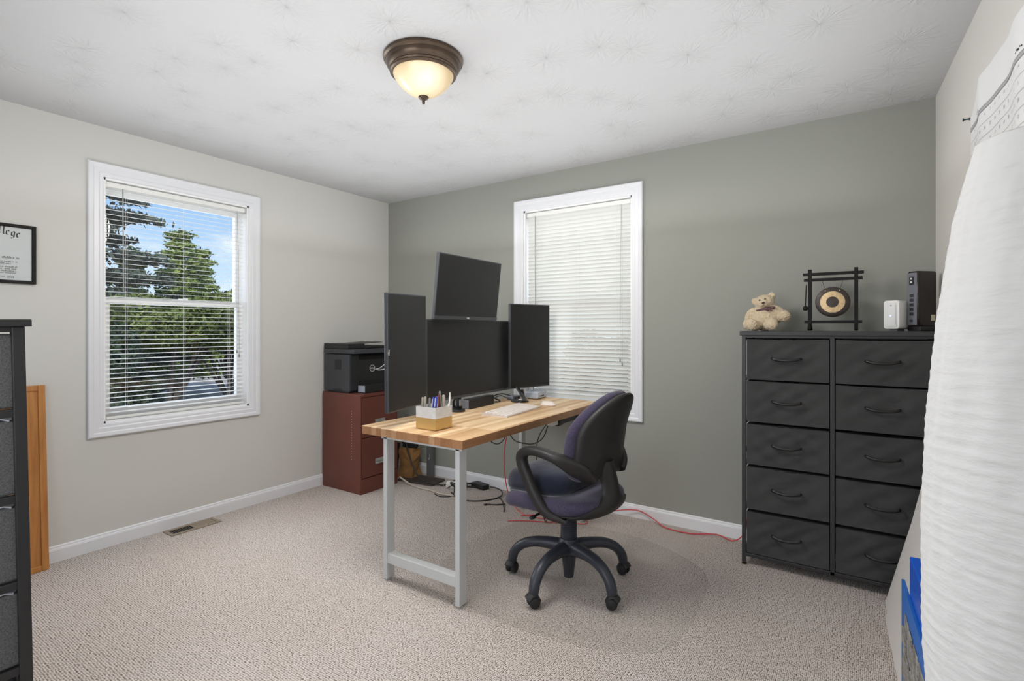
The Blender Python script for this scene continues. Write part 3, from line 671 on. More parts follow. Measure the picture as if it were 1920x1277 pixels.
monitor('upright portrait monitor nearest the filing cabinet, over the near end of the desk', (1.721, -1.590, 0.851), (1.642, -1.234, 0.856), 0.597, (0, 0, 1), 0.022, 0.008, (0.022, 0.30, 'v'))
monitor('upright portrait monitor standing before the blind at the far end of the desk', (1.675, -0.452, 0.860), (1.785, -0.106, 0.860), 0.582, (0, 0, 1), 0.022, 0.008)
st = thing('monitor_mount', 'black post and arms carrying the four monitors at the rear of the desk', 'monitor mount', (1.535, -0.83, DZ))
b = MB(); b.bx((-0.034, -0.14, 0.0), (0.02, 0.14, 0.012), 0.003); b.build('base_plate', M['black'], st)
b = MB(); b.cyl((0, 0, 0.01), (0, 0, 0.80), 0.018, seg=20); b.build('post', M['black'], st, 60)
for p in ([(0, 0, 0.33), (0.028, 0.01, 0.325)], [(0, 0, 0.74), (0.055, -0.05, 0.745)], [(0, 0, 0.38), (-0.02, -0.28, 0.38), (0.085, -0.575, 0.38)], [(0, 0, 0.38), (-0.02, 0.30, 0.38), (0.145, 0.565, 0.38)]):
    b = MB(); b.tube(p, 0.013, 10, up=(0, 0, 1), ry=0.018); b.build('arm', M['black'], st, 60)

# ================================================================== THINGS ON THE DESK
sb = thing('soundbar', 'small black soundbar lying under the widest monitor', 'speaker', (1.600, -0.705, DZ), (0, 0, R(3)))
b = MB(); b.bx((-0.03, -0.145, 0.0), (0.028, 0.145, 0.062), 0.008, 3); b.build('body', M['black'], sb)
b = MB(); b.bx((-0.026, -0.147, 0.004), (0.024, -0.137, 0.058), 0.004); tag(b.build('end_cap', M['modemgrey'], sb), 'grey end cap')
b = MB(); b.bx((0.026, -0.13, 0.006), (0.0295, 0.13, 0.056), 0.001); b.build('grille', M['blackm'], sb)
wt = thing('watch_charger', 'black smart watch on its charging puck beside the pen holder', 'watch', (1.615, -0.935, DZ))
b = MB(); b.lathe([(0.0, 0), (0.045, 0), (0.047, 0.004), (0.045, 0.012), (0.0, 0.013)], seg=28); b.build('puck', M['black'], wt, 40)
b = MB(); b.tube([(0.0+0.032*math.cos(a), 0.0, 0.047+0.034*math.sin(a)) for a in [R(k) for k in range(-80, 270, 15)]], 0.002, 8, up=(0, 1, 0), ry=0.011); b.build('strap', M['blackm'], wt, 60)
b = MB(); b.box((0.030, 0, 0.055), (0.010, 0.036, 0.040), None, 0.004); b.build('watch_case', M['modemgrey'], wt)
ph = thing('phone_stand', 'black charging stand with a round base near the keyboard', 'phone stand', (1.705, -0.378, DZ))
b = MB(); b.lathe([(0.0, 0), (0.058, 0), (0.061, 0.003), (0.060, 0.008), (0.054, 0.011), (0.030, 0.011), (0.029, 0.009), (0.0, 0.009)], seg=36); b.build('base', M['black'], ph, 40)
b = MB(); b.tube([(0.0, 0.05, 0.006), (-0.004, 0.052, 0.05), (0.008, 0.015, 0.085)], 0.007, 10, smooth=5); b.build('stem', M['black'], ph, 60)
b = MB(); b.box((-0.010, 0.03, 0.012), (0.03, 0.02, 0.005), (0, 0, 0.2), 0.001); b.build('charging_disc', M['white'], ph)
f_ = thing('phone', 'dark phone leaning back on the round charging stand', 'phone', (1.723, -0.388, DZ+0.058), (R(-8), R(-34), R(20)))
b = MB(); b.box((0, 0, 0), (0.010, 0.066, 0.118), None, 0.004); b.build('body', M['black'], f_)
b = MB(); b.box((0.0052, 0, 0), (0.0008, 0.060, 0.110)); b.build('screen', M['screen'], f_)
pc = thing('mini_computer', 'small silver box computer with two aerials at the far end of the desk', 'computer', (1.70, -0.155, DZ), (0, 0, R(4)))
b = MB(); b.bx((-0.055, -0.075, 0.004), (0.055, 0.07, 0.058), 0.012, 3); b.build('body', M['silver'], pc)
b = MB()
for y in (-0.045, -0.028, -0.011, 0.006): b.bx((0.0545, y, 0.020), (0.0562, y+0.012, 0.027))
b.build('ports', M['blackm'], pc)
for y in (-0.03, 0.055):
    b = MB(); b.cyl((-0.05, y, 0.05), (-0.05, y, 0.12), 0.0035, seg=8); b.build('aerial', M['modemgrey'], pc, 60)
hb = thing('usb_hub', 'grey slab hub lying behind the phone stand', 'hub', (1.602, -0.30, DZ))
b = MB(); b.bx((-0.028, -0.05, 0), (0.028, 0.05, 0.028), 0.004); b.build('body', M['modemgrey'], hb)
b = MB(); b.bx((0.0275, -0.03, 0.009), (0.029, -0.005, 0.018)); b.bx((0.0275, 0.008, 0.009), (0.029, 0.03, 0.018)); b.build('ports', M['blackm'], hb)
# keyboard
kb = thing('keyboard', 'slim white keyboard on the desk', 'keyboard', (1.893, -0.745, DZ), (0, 0, R(5.0)))
b = MB(); sec = lambda y: [(-0.083, y, 0.0), (0.083, y, 0.0), (0.084, y, 0.006), (-0.070, y, 0.017), (-0.084, y, 0.017), (-0.087, y, 0.010)]
b.rings([sec(-0.222), sec(0.222)]); b.build('case', M['kbody'], kb)
b = MB(); rnd = random.Random(2); sl = math.atan2(0.011, 0.154)
for r_ in range(6):
    x = -0.062+r_*0.0255; widths = [1]*14
    if r_ == 5: widths = [1, 1, 1, 1.2, 5.2, 1.2, 1, 1, 1]
    tot = sum(widths); y = -0.212; u = 0.424/tot
    for w_ in widths:
        b.box((x, y+u*w_/2, 0.0115-math.tan(sl)*(x-0.0)+0.002), (0.021, u*w_-0.0035, 0.005), (0, sl, 0), 0.0015, 1); y += u*w_
b.build('keys', M['keys'], kb)
ms = thing('mouse', 'white mouse at the end of the slim keyboard', 'mouse', (1.955, -0.425, DZ), (0, 0, R(5)))
b = MB(); b.pad(0.105, 0.058, 0.027, padprof(0.029, 0.0, 0.014, 0.008, 0.016), lambda x, y, z: (x, y, max(z, 0)), 7); b.build('body', M['keys'], ms, 60)
b = MB(); b.bx((-0.045, -0.0008, 0.0165), (-0.012, 0.0008, 0.0300)); b.build('button_gap', M['kbody'], ms)
# pen holder
pn = thing('pen_holder', 'square pen box with white marble top half and gold lower half', 'pen holder', (1.861, -1.414, DZ))
hw, hd, hh = 0.066, 0.061, 0.113
def tubebox(b, z0, z1, t=0.004, floor_=False):
    for a0, a1, c0, c1 in ((-hw, hw, -hd, -hd+t), (-hw, hw, hd-t, hd), (-hw, -hw+t, -hd+t, hd-t), (hw-t, hw, -hd+t, hd-t)): b.bx((a0, c0, z0), (a1, c1, z1))
    if floor_: b.bx((-hw+t, -hd+t, z0), (hw-t, hd-t, z0+0.004))
b = MB(); tubebox(b, 0.006, 0.060, floor_=True); tag(b.build('lower_box', M['gold'], pn), 'gold foil lower half')
b = MB(); tubebox(b, 0.060, hh); tag(b.build('upper_box', M['marble'], pn), 'white marble pattern upper half')
b = MB(); b.bx((-hw+0.008, -hd+0.008, 0), (hw-0.008, hd-0.008, 0.006)); b.build('base', M['gold'], pn)
pens = [(-0.045, -0.045, 0.148, 'penbeige', -4, 3, 'beige pen, nearest the left corner of the square pen box'), (-0.026, -0.044, 0.152, 'penbeige', -3, 2, 'second beige pen from the left corner of the pen box'),
        (-0.005, -0.038, 0.146, 'pengrey', -6, 2, 'short grey pen in the pen box beside a blue pen'), (0.008, -0.030, 0.150, 'blue', -9, 2, 'blue pen with white clip in the pen box, the shorter of two'),
        (0.026, -0.028, 0.156, 'blue', -6, 4, 'blue pen with white clip in the pen box, the taller of two'), (0.036, -0.002, 0.160, 'red', -4, -6, 'dark red pen with white clip in the pen box'),
        (0.034, 0.020, 0.178, 'pengrey', 4, -4, 'tallest grey stick standing up in the pen box'), (0.046, 0.024, 0.158, 'penbeige', -3, -5, 'fat beige marker in the pen box'),
        (0.046, 0.046, 0.170, 'white', -8, 4, 'white and black pointed pen leaning at the right of the pen box')]
for x, y, h, mm, ax, ay, lab in pens:
    p = thing('pen', lab, 'pen', (1.861+x, -1.414+y, DZ+0.0105), (R(ax*0.6), R(ay*0.6), 0), 'pens in the pen holder')
    rad = 0.0055 if 'marker' not in lab else 0.0075
    b = MB(); b.lathe([(0.001, 0), (rad*0.7, 0.012), (rad, 0.02), (rad, h*0.78), (rad*0.96, h*0.79)], seg=12); b.build('barrel', M[mm], p, 50)
    b = MB(); b.lathe([(rad*1.08, h*0.60), (rad*1.12, h*0.97), (rad*0.5, h)] if 'pointed' not in lab else [(rad*1.2, h*0.55), (rad*1.2, h*0.8), (rad*0.3, h)], seg=12)
    cm = mm; b.build('cap', M[cm], p, 50)
    b = MB(); b.box((0, -rad*1.25, h*0.80), (0.003, 0.002, h*0.28)); b.build('clip', M['ink' if mm == 'white' else ('white' if mm in ('blue', 'red') else mm)], p)

# ================================================================== CHAIR MAT
def spline_closed(P, k=8):
    P = [Vector(p) for p in P]; n = len(P); out = []
    for i in range(n):
        a, b_, c, d = P[i-1], P[i], P[(i+1) % n], P[(i+2) % n]
        for j in range(k):
            t = j/k; out.append(0.5*((2*b_)+(c-a)*t+(2*a-5*b_+4*c-d)*t*t+(3*b_-a-3*c+d)*t**3))
    return out
mp_ = [(1.78, -0.55), (1.72, -0.95), (1.80, -1.33), (2.10, -1.50), (2.40, -1.535), (2.72, -1.49), (2.94, -1.405), (3.03, -1.26), (3.04, -0.98), (3.01, -0.65), (2.88, -0.48), (2.55, -0.33), (2.10, -0.33), (1.89, -0.40)]
O = spline_closed([(x, y, 0) for x, y in mp_])
cen = sum(O, Vector())/len(O)
b = MB(); b.rings([[p+Vector((0, 0, 0.001)) for p in O], [p+Vector((0, 0, 0.0035)) for p in O], [cen+(p-cen)*0.992+Vector((0, 0, 0.005)) for p in O], [cen+(p-cen)*0.95+Vector((0, 0, 0.005)) for p in O]])
tag(b.build('chair_mat', M['matclear']), 'clear plastic mat on the carpet under the office chair', 'chair mat')

# ================================================================== OFFICE CHAIR (local +X is the way it faces)
CH = (2.435, -1.055); CA = R(174)
ch = thing('office_chair', 'swivel office chair with purple-grey upholstery and black plastic arms', 'office chair', (CH[0], CH[1], 0.005), (0, 0, CA))
bs = bpy.data.objects.new('base', None); COL.objects.link(bs); bs.parent = ch; bs.rotation_euler = (0, 0, -CA)
b = MB(); b.lathe([(0.010, 0.028), (0.024, 0.028), (0.029, 0.07), (0.036, 0.13), (0.058, 0.165), (0.056, 0.195), (0.046, 0.215), (0.042, 0.222), (0.01, 0.222)], seg=28); b.build('hub', M['basegrey'], bs, 50)
def caster(parent, r_, a, sw):
    c = bpy.data.objects.new('caster', None); COL.objects.link(c); c.parent = parent
    c.location = (r_*math.cos(a), r_*math.sin(a), 0); c.rotation_euler = (0, 0, sw)
    return c
for k in range(5):
    a = R(338.7+72*k-1); ca, sa = math.cos(a), math.sin(a)
    pts = [(0.02, 0.170), (0.07, 0.180), (0.14, 0.181), (0.20, 0.172), (0.25, 0.150), (0.285, 0.115), (0.298, 0.082), (0.300, 0.060)]
    rad = [(0.038, 0.040), (0.034, 0.033), (0.030, 0.027), (0.028, 0.025), (0.027, 0.024), (0.026, 0.024), (0.025, 0.025), (0.022, 0.022)]
    b = MB(); P, rr = catmull([Vector((r_*ca, r_*sa, z)) for r_, z in pts], 4, rad)
    # keep the section upright: the side axis is tangential
    rings = []
    for i, p in enumerate(P):
        d = (P[min(i+1, len(P)-1)]-P[max(i-1, 0)]).normalized(); w = Vector((-sa, ca, 0)); n = d.cross(w)
        rings.append([p+w*rr[i][0]*math.cos(2*math.pi*q/14)+n*rr[i][1]*math.sin(2*math.pi*q/14) for q in range(14)])
    b.rings(rings); leg = b.build('base_leg', M['basegrey'], bs, 70)
    sw = a+R((35, -60, 20, 75, -30)[k]); c_, s_ = math.cos(sw), math.sin(sw)
    X = Matrix.Translation((0.302*ca, 0.302*sa, 0)) @ Matrix.Rotation(sw, 4, 'Z')
    cs = bpy.data.objects.new('caster', None); COL.objects.link(cs); cs.parent = bs
    # flattened to thing > part > sub-part: hood and wheels are sub-parts of the base
    bpy.data.objects.remove(cs)
    b = MB(); b.tube([X @ Vector((-0.022, 0, 0.030)), X @ Vector((-0.008, 0, 0.052)), X @ Vector((0.012, 0, 0.056)), X @ Vector((0.030, 0, 0.040))], 0.026, 12, up=X.to_3x3() @ Vector((0, 0, 1)), ry=0.012, smooth=3)
    b.build('caster_hood', M['blackm'], bs, 60)
    for y in (-0.016, 0.016):
        b = MB(); b.lathe([(0.004, -0.011), (0.020, -0.011), (0.0245, -0.008), (0.026, -0.003), (0.026, 0.003), (0.0245, 0.008), (0.020, 0.011), (0.004, 0.011)], axis='Y', seg=24)
        bmesh.ops.transform(b.bm, matrix=X @ Matrix.Translation((0.0, y, 0.026)), verts=b.bm.verts); b.build('caster_wheel', M['blackm'], bs, 40)
b = MB(); prof = [(0.012, 0.215)]
for i in range(16):
    z = 0.222+i*0.0108; prof += [(0.0375, z), (0.0405, z+0.003), (0.0405, z+0.0065), (0.0375, z+0.0098)]
b.lathe(prof+[(0.012, 0.398)], seg=32); b.build('gas_lift_sleeve', M['basegrey'], ch, 30)
b = MB(); b.bx((-0.10, -0.085, 0.372), (0.12, 0.085, 0.402), 0.008); b.bx((0.06, -0.03, 0.365), (0.16, 0.03, 0.39), 0.006); b.build('seat_mechanism', M['blackm'], ch)
b = MB(); b.tube([(0.04, 0.07, 0.385), (0.05, 0.15, 0.380), (0.055, 0.215, 0.372)], 0.006, 8, smooth=4); b.ell((0.055, 0.225, 0.371), (0.013, 0.022, 0.008)); b.build('height_lever', M['blackm'], ch, 60)
# seat: waterfall front, raised back edge
def seatf(x, y, z):
    x += 0.012; t = max(0.0, (x-0.06)/0.20); dz = -0.030*t*t
    u = max(0.0, (-x-0.08)/0.17); dz += 0.020*u*u
    dz -= 0.012*(1-min(1, (abs(y)/0.22)**2))*(1 if z > 0.43 else 0)
    return (x, y, z+dz)
b = MB(); b.pad(0.50, 0.49, [0.10, 0.15, 0.15, 0.10], padprof(0.245, 0.405, 0.478, 0.032, 0.010), seatf, 9); b.build('seat', M['purple'], ch, 180)
# shell under and behind the seat, curving up into the back
def shell(prof, hw, t, name, m, curve=0.0, lift=0.0, ny=13):
    """ribbon along prof (x, z, halfwidth) with thickness"""
    P, rr = catmull([Vector((x, 0, z)) for x, z, _ in prof], 5, [w for _, _, w in prof]); b = MB(); rows = []
    for i, p in enumerate(P):
        d = (P[min(i+1, len(P)-1)]-P[max(i-1, 0)]).normalized(); n = Vector((d.z, 0, -d.x)); w = rr[i][0]
        top, bot = [], []
        for j in range(ny):
            u = -1+2*j/(ny-1); q = p+Vector((0, w*u, 0))+n*(curve*u*u)
            e = t*0.5*math.sqrt(max(0.06, 1-abs(u)**6)); top.append(q+n*e); bot.append(q-n*e)
        rows.append(top+bot[::-1])
    b.rings(rows); return b.build(name, m, ch, 60)
shell([(0.09, 0.398, 0.12), (-0.02, 0.388, 0.20), (-0.12, 0.386, 0.238), (-0.205, 0.396, 0.215), (-0.258, 0.434, 0.150), (-0.262, 0.50, 0.066), (-0.228, 0.64, 0.056)], 0, 0.026, 'seat_shell', M['chairblack'], 0.030)
# backrest: pad in (width=Y, height=Z), bent round the sitter
def backf(th0):
    def f(x, y, z):
        # pad x = across, y = up (0 at centre), z = depth (+ to the sitter)
        h = y; lean = -0.240-0.22*(h+0.05)-0.40*max(0, h-0.02)**2+0.035*math.cos(h*7); x *= 1-0.20*max(0, (h+0.02)/0.23)**1.6
        return (lean+z+0.95*x*x, x, 0.765+h)
    return f
b = MB(); b.pad(0.44, 0.42, [0.20, 0.20, 0.10, 0.10], padprof(0.21, 0.0, 0.066, 0.030, 0.012), backf(0), 11); b.build('backrest_cushion', M['purple'], ch, 180)
b = MB(); b.pad(0.425, 0.405, [0.19, 0.19, 0.095, 0.095], padprof(0.20, -0.034, 0.010, 0.020, 0.0, 0.012), backf(0), 11); b.build('backrest_shell', M['chairblack'], ch, 180)
for s in (1, -1):
    y = s*0.256
    pts = [(-0.200, s*0.130, 0.570), (-0.188, s*0.178, 0.614), (-0.145, s*0.228, 0.654), (-0.09, y, 0.684), (0.01, y, 0.697), (0.075, y, 0.684), (0.096, y, 0.645), (0.062, y, 0.565), (0.010, s*0.256, 0.480), (-0.05, s*0.246, 0.418), (-0.13, s*0.215, 0.392)]
    rad = [(0.018, 0.042), (0.020, 0.042), (0.026, 0.033), (0.033, 0.021), (0.034, 0.020), (0.031, 0.023), (0.025, 0.026), (0.023, 0.027), (0.023, 0.025), (0.024, 0.021), (0.02, 0.012)]
    P, rr = catmull([Vector(p) for p in pts], 6, rad); rings = []
    for i, p in enumerate(P):
        d = (P[min(i+1, len(P)-1)]-P[max(i-1, 0)]).normalized(); w = Vector((0, 1, 0)); w = (w-d*w.dot(d)).normalized(); n = d.cross(w)
        ring = []
        for q in range(16):
            a = 2*math.pi*q/16; c_, s_ = math.cos(a), math.sin(a); e = 0.7
            ring.append(p+w*rr[i][0]*math.copysign(abs(c_)**e, c_)+n*rr[i][1]*math.copysign(abs(s_)**e, s_))
        rings.append(ring)
    b = MB(); b.rings(rings); b.build('armrest', M['chairblack'], ch, 70)
# loose navy cushion on the seat
sc_ = thing('seat_cushion', 'navy velour U-shaped cushion lying on the office chair seat', 'cushion', (CH[0], CH[1], 0.005), (0, 0, CA))
def cushf(x, y, z):
    bump = 0.020*max(0, 1-((abs(y)-0.11)/0.10)**2)*(1 if z > 0.52 else 0.0)
    cut = 0.05*max(0, 1-(y/0.06)**2)*max(0, (-x)/0.15)
    return (x+0.090+cut, y, z+bump-0.02*max(0, x/0.16)**2+0.003*math.sin(9*y+14*x))
b = MB(); b.pad(0.36, 0.42, [0.09, 0.12, 0.12, 0.09], padprof(0.18, 0.474, 0.556, 0.036, 0.010), cushf, 9); b.build('cover', M['navy'], sc_, 180)
b = MB(); b.pad(0.345, 0.405, [0.085, 0.115, 0.115, 0.085], padprof(0.17, 0.471, 0.480, 0.004), lambda x, y, z: (x+0.088, y, z-0.02*max(0, x/0.16)**2), 9); tag(b.build('underside', M['modemgrey'], sc_, 60), 'grey non-slip underside')

# ================================================================== FABRIC DRESSERS
def handle(parent, x, y, z, w, m, droop=0.006):
    b = MB(); P = [(x-w/2, y+0.002, z+0.004), (x-w/2+0.006, y-0.012, z+0.003), (x-w*0.25, y-0.019, z-droop*0.6), (x, y-0.021, z-droop), (x+w*0.25, y-0.019, z-droop*0.6), (x+w/2-0.006, y-0.012, z+0.003), (x+w/2, y+0.002, z+0.004)]
    b.tube(P, 0.0045, 8, up=(0, 0, 1), ry=0.0068, smooth=4); b.build('handle', m, parent, 60)
def fabric_front(name, parent, x0, x1, z0, z1, y, depth, m, seed, sag=0.010):
    """soft-sided drawer: box with a slack, creased front facing -y"""
    rnd = random.Random(seed); nx, nz = 28, 16; b = MB(); bm = b.bm
    ph = [rnd.uniform(0, 6.28) for _ in range(6)]; k = rnd.uniform(2.0, 3.2)
    g = []
    for j in range(nz+1):
        row = []
        for i in range(nx+1):
            u, v = i/nx, j/nz; x = x0+(x1-x0)*u; z = z0+(z1-z0)*v
            edge = min(1, 5*min(u, 1-u), 5*min(v, 1-v)); 
            d = 0.008*math.sin(math.pi*u)*math.sin(math.pi*v)*math.cos(3*u+ph[0])
            # diagonal pull creases from the upper corners
            d += 0.0048*math.sin(k*6*(u+v*0.7)+ph[1])*edge*(0.5+0.5*math.sin(3*v+ph[2]))+0.0036*math.sin(k*7*(u-v*0.8)+ph[3])*edge
            sg = sag*math.sin(math.pi*u)*(v**3)*rnd.uniform(0.97, 1.03)
            row.append(bm.verts.new((x, y-d, z-sg)))
        g.append(row)
    for j in range(nz):
        for i in range(nx): bm.faces.new((g[j][i], g[j][i+1], g[j+1][i+1], g[j+1][i]))
    # sides, floor and back
    bk = [bm.verts.new((x0, y+depth, z0)), bm.verts.new((x1, y+depth, z0)), bm.verts.new((x1, y+depth, z1)), bm.verts.new((x0, y+depth, z1))]
    L = [g[j][0] for j in range(nz+1)]; Rr = [g[j][nx] for j in range(nz+1)]
    bm.faces.new([bk[0]]+[bk[3]]+L[::-1]); bm.faces.new(Rr+[bk[2], bk[1]]); bm.faces.new(g[0]+[bk[1], bk[0]]); bm.faces.new(bk)
    bm.faces.new(list(reversed(g[nz]))+[bk[3], bk[2]])
    return b.build(name, m, parent, 60)
DX0, DX1, DY = 3.115, 3.945, -0.348
dr = thing('dresser', 'tall dark grey ten-drawer fabric dresser against the sage wall', 'dresser', (DX0, DY, 0))
WD = DX1-DX0; DD = 0.315
b = MB()
for x in (0, 0.406, WD-0.02):
    for y in (0, DD-0.02): b.bx((x, y, 0.045 if x == 0.406 else 0.012), (x+0.02, y+0.02, 1.232), 0.002)
for y in (0, DD-0.02):
    b.bx((0.018, y, 0.045), (WD-0.018, y+0.02, 0.063), 0.002); b.bx((0.018, y+0.001, 1.222), (WD-0.018, y+0.019, 1.234), 0.001)
for z in (0.294, 0.5345, 0.764, 0.9955):
    for x in (0.001, 0.407, WD-0.019): b.bx((x, 0.012, z-0.006), (x+0.018, DD-0.012, z+0.004), 0.001)
for x in (0.002, WD-0.018):
    for z in (0.052, 0.6, 1.21): b.bx((x, 0.018, z), (x+0.016, DD-0.018, z+0.014), 0.001)
b.build('frame', M['charcoal'], dr)
for x in (0.01, WD-0.01):
    for y in (0.01, DD-0.01):
        b = MB(); b.cyl((x, y, 0.004), (x, y, 0.016), 0.004, seg=8); b.lathe([(0.004, 0.0), (0.013, 0.0), (0.013, 0.004), (0.006, 0.007), (0.003, 0.008)], (x, y, 0), seg=14); b.build('foot', M['bronze'], dr)
b = MB(); b.bx((-0.010, -0.008, 1.233), (WD+0.010, DD+0.003, 1.257), 0.003); b.build('top', M['charcoal'], dr)
rowsL = [(0.998, 1.214), (0.772, 0.990), (0.543, 0.757), (0.304, 0.528), (0.066, 0.286)]
for ci, (x0, x1) in enumerate(((0.024, 0.402), (0.430, WD-0.024))):
    for ri, (z0, z1) in enumerate(rowsL):
        d = fabric_front('drawer', dr, x0, x1, z0, z1, 0.004, DD-0.03, M['fabric'], 10*ci+ri, 0.004)
        handle(d, (x0+x1)/2, -0.004, (z0+z1)/2+0.003, 0.135, M['handle'], 0.005)
b = MB(); b.ell((0.026, 0.012, 1.205), (0.006, 0.006, 0.010)); b.bx((0.0215, 0.006, 1.02), (0.0238, 0.02, 1.20)); tag(b.build('plastic_lining', M['white'], dr, 60), 'white plastic showing at the drawer edge')

# tall drawer tower at the left edge of the room: its side faces us
tw = thing('drawer_tower', 'heather grey fabric drawer tower in black frame seen from its side, nearest the camera', 'dresser', (0.957, -3.205, 0), (R(1.0), 0, 0))
TW, TD, TH = 0.80, 0.30, 1.288
b = MB()
for x in (0, TW-0.022):
    for y in (0, TD-0.027): b.bx((x, y, 0.0), (x+0.022, y+0.027, TH-0.02), 0.002)
TZ = [1.036, 0.803, 0.570, 0.338]
for z in TZ: b.bx((TW-0.022, 0.02, z-0.011), (TW-0.004, TD-0.02, z+0.011), 0.002); b.bx((0.004, 0.02, z-0.011), (0.022, TD-0.02, z+0.011), 0.002)
for x in (0.004, TW-0.022): b.bx((x, 0.02, 0.06), (x+0.018, TD-0.02, 0.08), 0.002); b.bx((x, 0.02, TH-0.034), (x+0.018, TD-0.02, TH-0.019), 0.002)
for y in (0.004, TD-0.024): b.bx((0.018, y, TH-0.034), (TW-0.018, y+0.018, TH-0.019), 0.002); b.bx((0.018, y, 0.06), (TW-0.018, y+0.018, 0.08), 0.002)
b.build('frame', M['black'], tw)
b = MB(); b.bx((-0.012, -0.006, TH-0.020), (TW+0.012, TD+0.012, TH), 0.003); b.build('top', M['black'], tw)
tops = [TH-0.040]+[z-0.020 for z in TZ]; bots = [z+0.012 for z in TZ]+[0.082]
for zt, zb in list(zip(tops, bots))[:4]:
    b = MB(); b.bx((0.026, 0.012, zb), (TW-0.012, TD-0.004, zt), 0.008, 3); d = b.build('drawer', M['gfabric'], tw)
    b = MB(); b.tube([(TW/2-0.06, TD-0.006, (zt+zb)/2), (TW/2-0.04, TD+0.014, (zt+zb)/2), (TW/2+0.04, TD+0.014, (zt+zb)/2), (TW/2+0.06, TD-0.006, (zt+zb)/2)], 0.005, 8); b.build('handle', M['black'], d, 60)
b = MB(); b.bx((0.026, 0.012, 0.082), (TW-0.022, TD-0.03, 0.20), 0.008, 3); b.build('drawer', M['gfabric'], tw)
b = MB()
for z in TZ[:3]: b.tube([(TW-0.014, TD-0.085, z-0.016), (TW-0.011, TD-0.05, z-0.013), (TW-0.012, TD-0.034, z-0.020)], 0.0035, 6)
tag(b.build('drawer_wire', M['silver'], tw, 60), 'bright drawer wire')
bagt = thing('dotted_bag', 'navy bag with pale dots stuffed in the lowest compartment of the drawer tower', 'bag', (1.612, -3.040, 0.202))
def bagf(x, y, z): return (x+0.006*math.sin(40*y+30*z), y, z+(-0.03*max(0, (0.10-y)/0.24)+0.006*math.sin(26*y+9*x))*(1 if z > 0.05 else 0))
b = MB(); b.pad(0.246, 0.222, 0.022, padprof(0.111, 0.0, 0.146, 0.022, 0.002), bagf, 8); b.build('cloth', M['navydot'], bagt, 180)

# ================================================================== LEANING OAK PANEL
op = thing('oak_panel', 'honey oak framed panel leaning on the greige wall behind the grey drawer tower', 'panel', (0.092, -2.452, 0.0), (0, R(-4.1), 0))
PW, PHh = 0.62, 0.972
b = MB()
fr = 0.030
for a0, a1, c0, c1 in ((-fr, 0, 0, PHh), (-PW, -PW+fr, 0, PHh), (-PW+fr, -fr, 0, fr), (-PW+fr, -fr, PHh-fr, PHh)): b.bx((-0.019, a0, c0), (0.0, a1, c1), 0.003)
b.build('frame', M['oak'], op)
b = MB(); b.bx((-0.016, -PW+fr-0.005, fr-0.005), (-0.008, -fr+0.005, PHh-fr+0.005)); b.build('inset', M['oak'], op)

# ================================================================== CERTIFICATE
ct = thing('certificate', 'black framed certificate with blackletter heading on the greige wall', 'certificate', (0, -2.487, 1.504))
cw, chh = 0.43, 0.306; fw = 0.0165
b = MB(); cor_o = [(0, 0), (-cw, 0), (-cw, chh), (0, chh)]; cor_i = [(-fw, fw), (-cw+fw, fw), (-cw+fw, chh-fw), (-fw, chh-fw)]
prof = [(0.0, 0.001), (0.0, 0.018), (0.2, 0.021), (0.8, 0.020), (1.0, 0.012), (1.0, 0.001)]
b.loft_closed([[(d, o[0]+(i[0]-o[0])*t, o[1]+(i[1]-o[1])*t) for t, d in prof] for o, i in zip(cor_o, cor_i)]); b.build('frame', M['frameblk'], ct)
b = MB(); b.bx((0.001, -cw+0.006, 0.006), (0.008, -0.006, chh-0.006)); b.build('paper', M['paper'], ct)
def nib(b, pts, w, ang, X, h=0.0005):
    """broad-nib pen stroke"""
    a = R(ang); d = Vector((math.cos(a)*w/2, math.sin(a)*w/2, 0))
    for p, q in zip(pts, pts[1:]):
        p, q = Vector((p[0], p[1], 0)), Vector((q[0], q[1], 0)); quad = [p-d, p+d, q+d, q-d]
        c = sum(quad, Vector())/4; quad.sort(key=lambda v: math.atan2(v.y-c.y, v.x-c.x))
        lo = [X @ v for v in quad]; hi = [X @ (v+Vector((0, 0, h))) for v in quad]
        try: b.rings([lo, hi])
        except ValueError: pass
G = {'l': [[(0.2, 1.75), (0.28, 1.68), (0.28, 0.12), (0.42, 0.0)]],
     'e': [[(0.12, 0.85), (0.12, 0.18), (0.34, 0.0), (0.55, 0.14)], [(0.12, 0.85), (0.36, 1.0), (0.52, 0.78), (0.14, 0.48)]],
     'g': [[(0.12, 0.85), (0.12, 0.2), (0.32, 0.02), (0.52, 0.2)], [(0.12, 0.85), (0.36, 1.0), (0.54, 0.88), (0.54, -0.3), (0.34, -0.52), (0.1, -0.40)]],
     'C': [[(0.75, 1.5), (0.5, 1.7), (0.15, 1.4), (0.12, 0.4), (0.45, 0.0), (0.8, 0.25)], [(0.45, 1.45), (0.45, 0.3)]],
     'o': [[(0.12, 0.85), (0.12, 0.18), (0.34, 0.0), (0.55, 0.2), (0.55, 0.82), (0.34, 1.0), (0.12, 0.85)]]}
b = MB(); x = -0.194
for i, chx in enumerate('College'):
    xs = {'l': 0.52, 'C': 0.95}.get(chx, 0.70)*0.026
    yy = chh-0.047-0.85*(x+xs/2+cw/2)**2
    tiltz = -1.6*(x+xs/2+cw/2)
    X = frame3((0.0082, x, yy), (0, 1, 0), (0, 0, 1)) @ Matrix.Rotation(tiltz*0.6, 4, 'Z')
    for s in G[chx]: nib(b, [(px*0.024, py*0.024) for px, py in s], 0.0066, 38, X)
    x += xs*1.09
b.build('heading', M['ink'], ct)
b = MB(); rnd = random.Random(4)
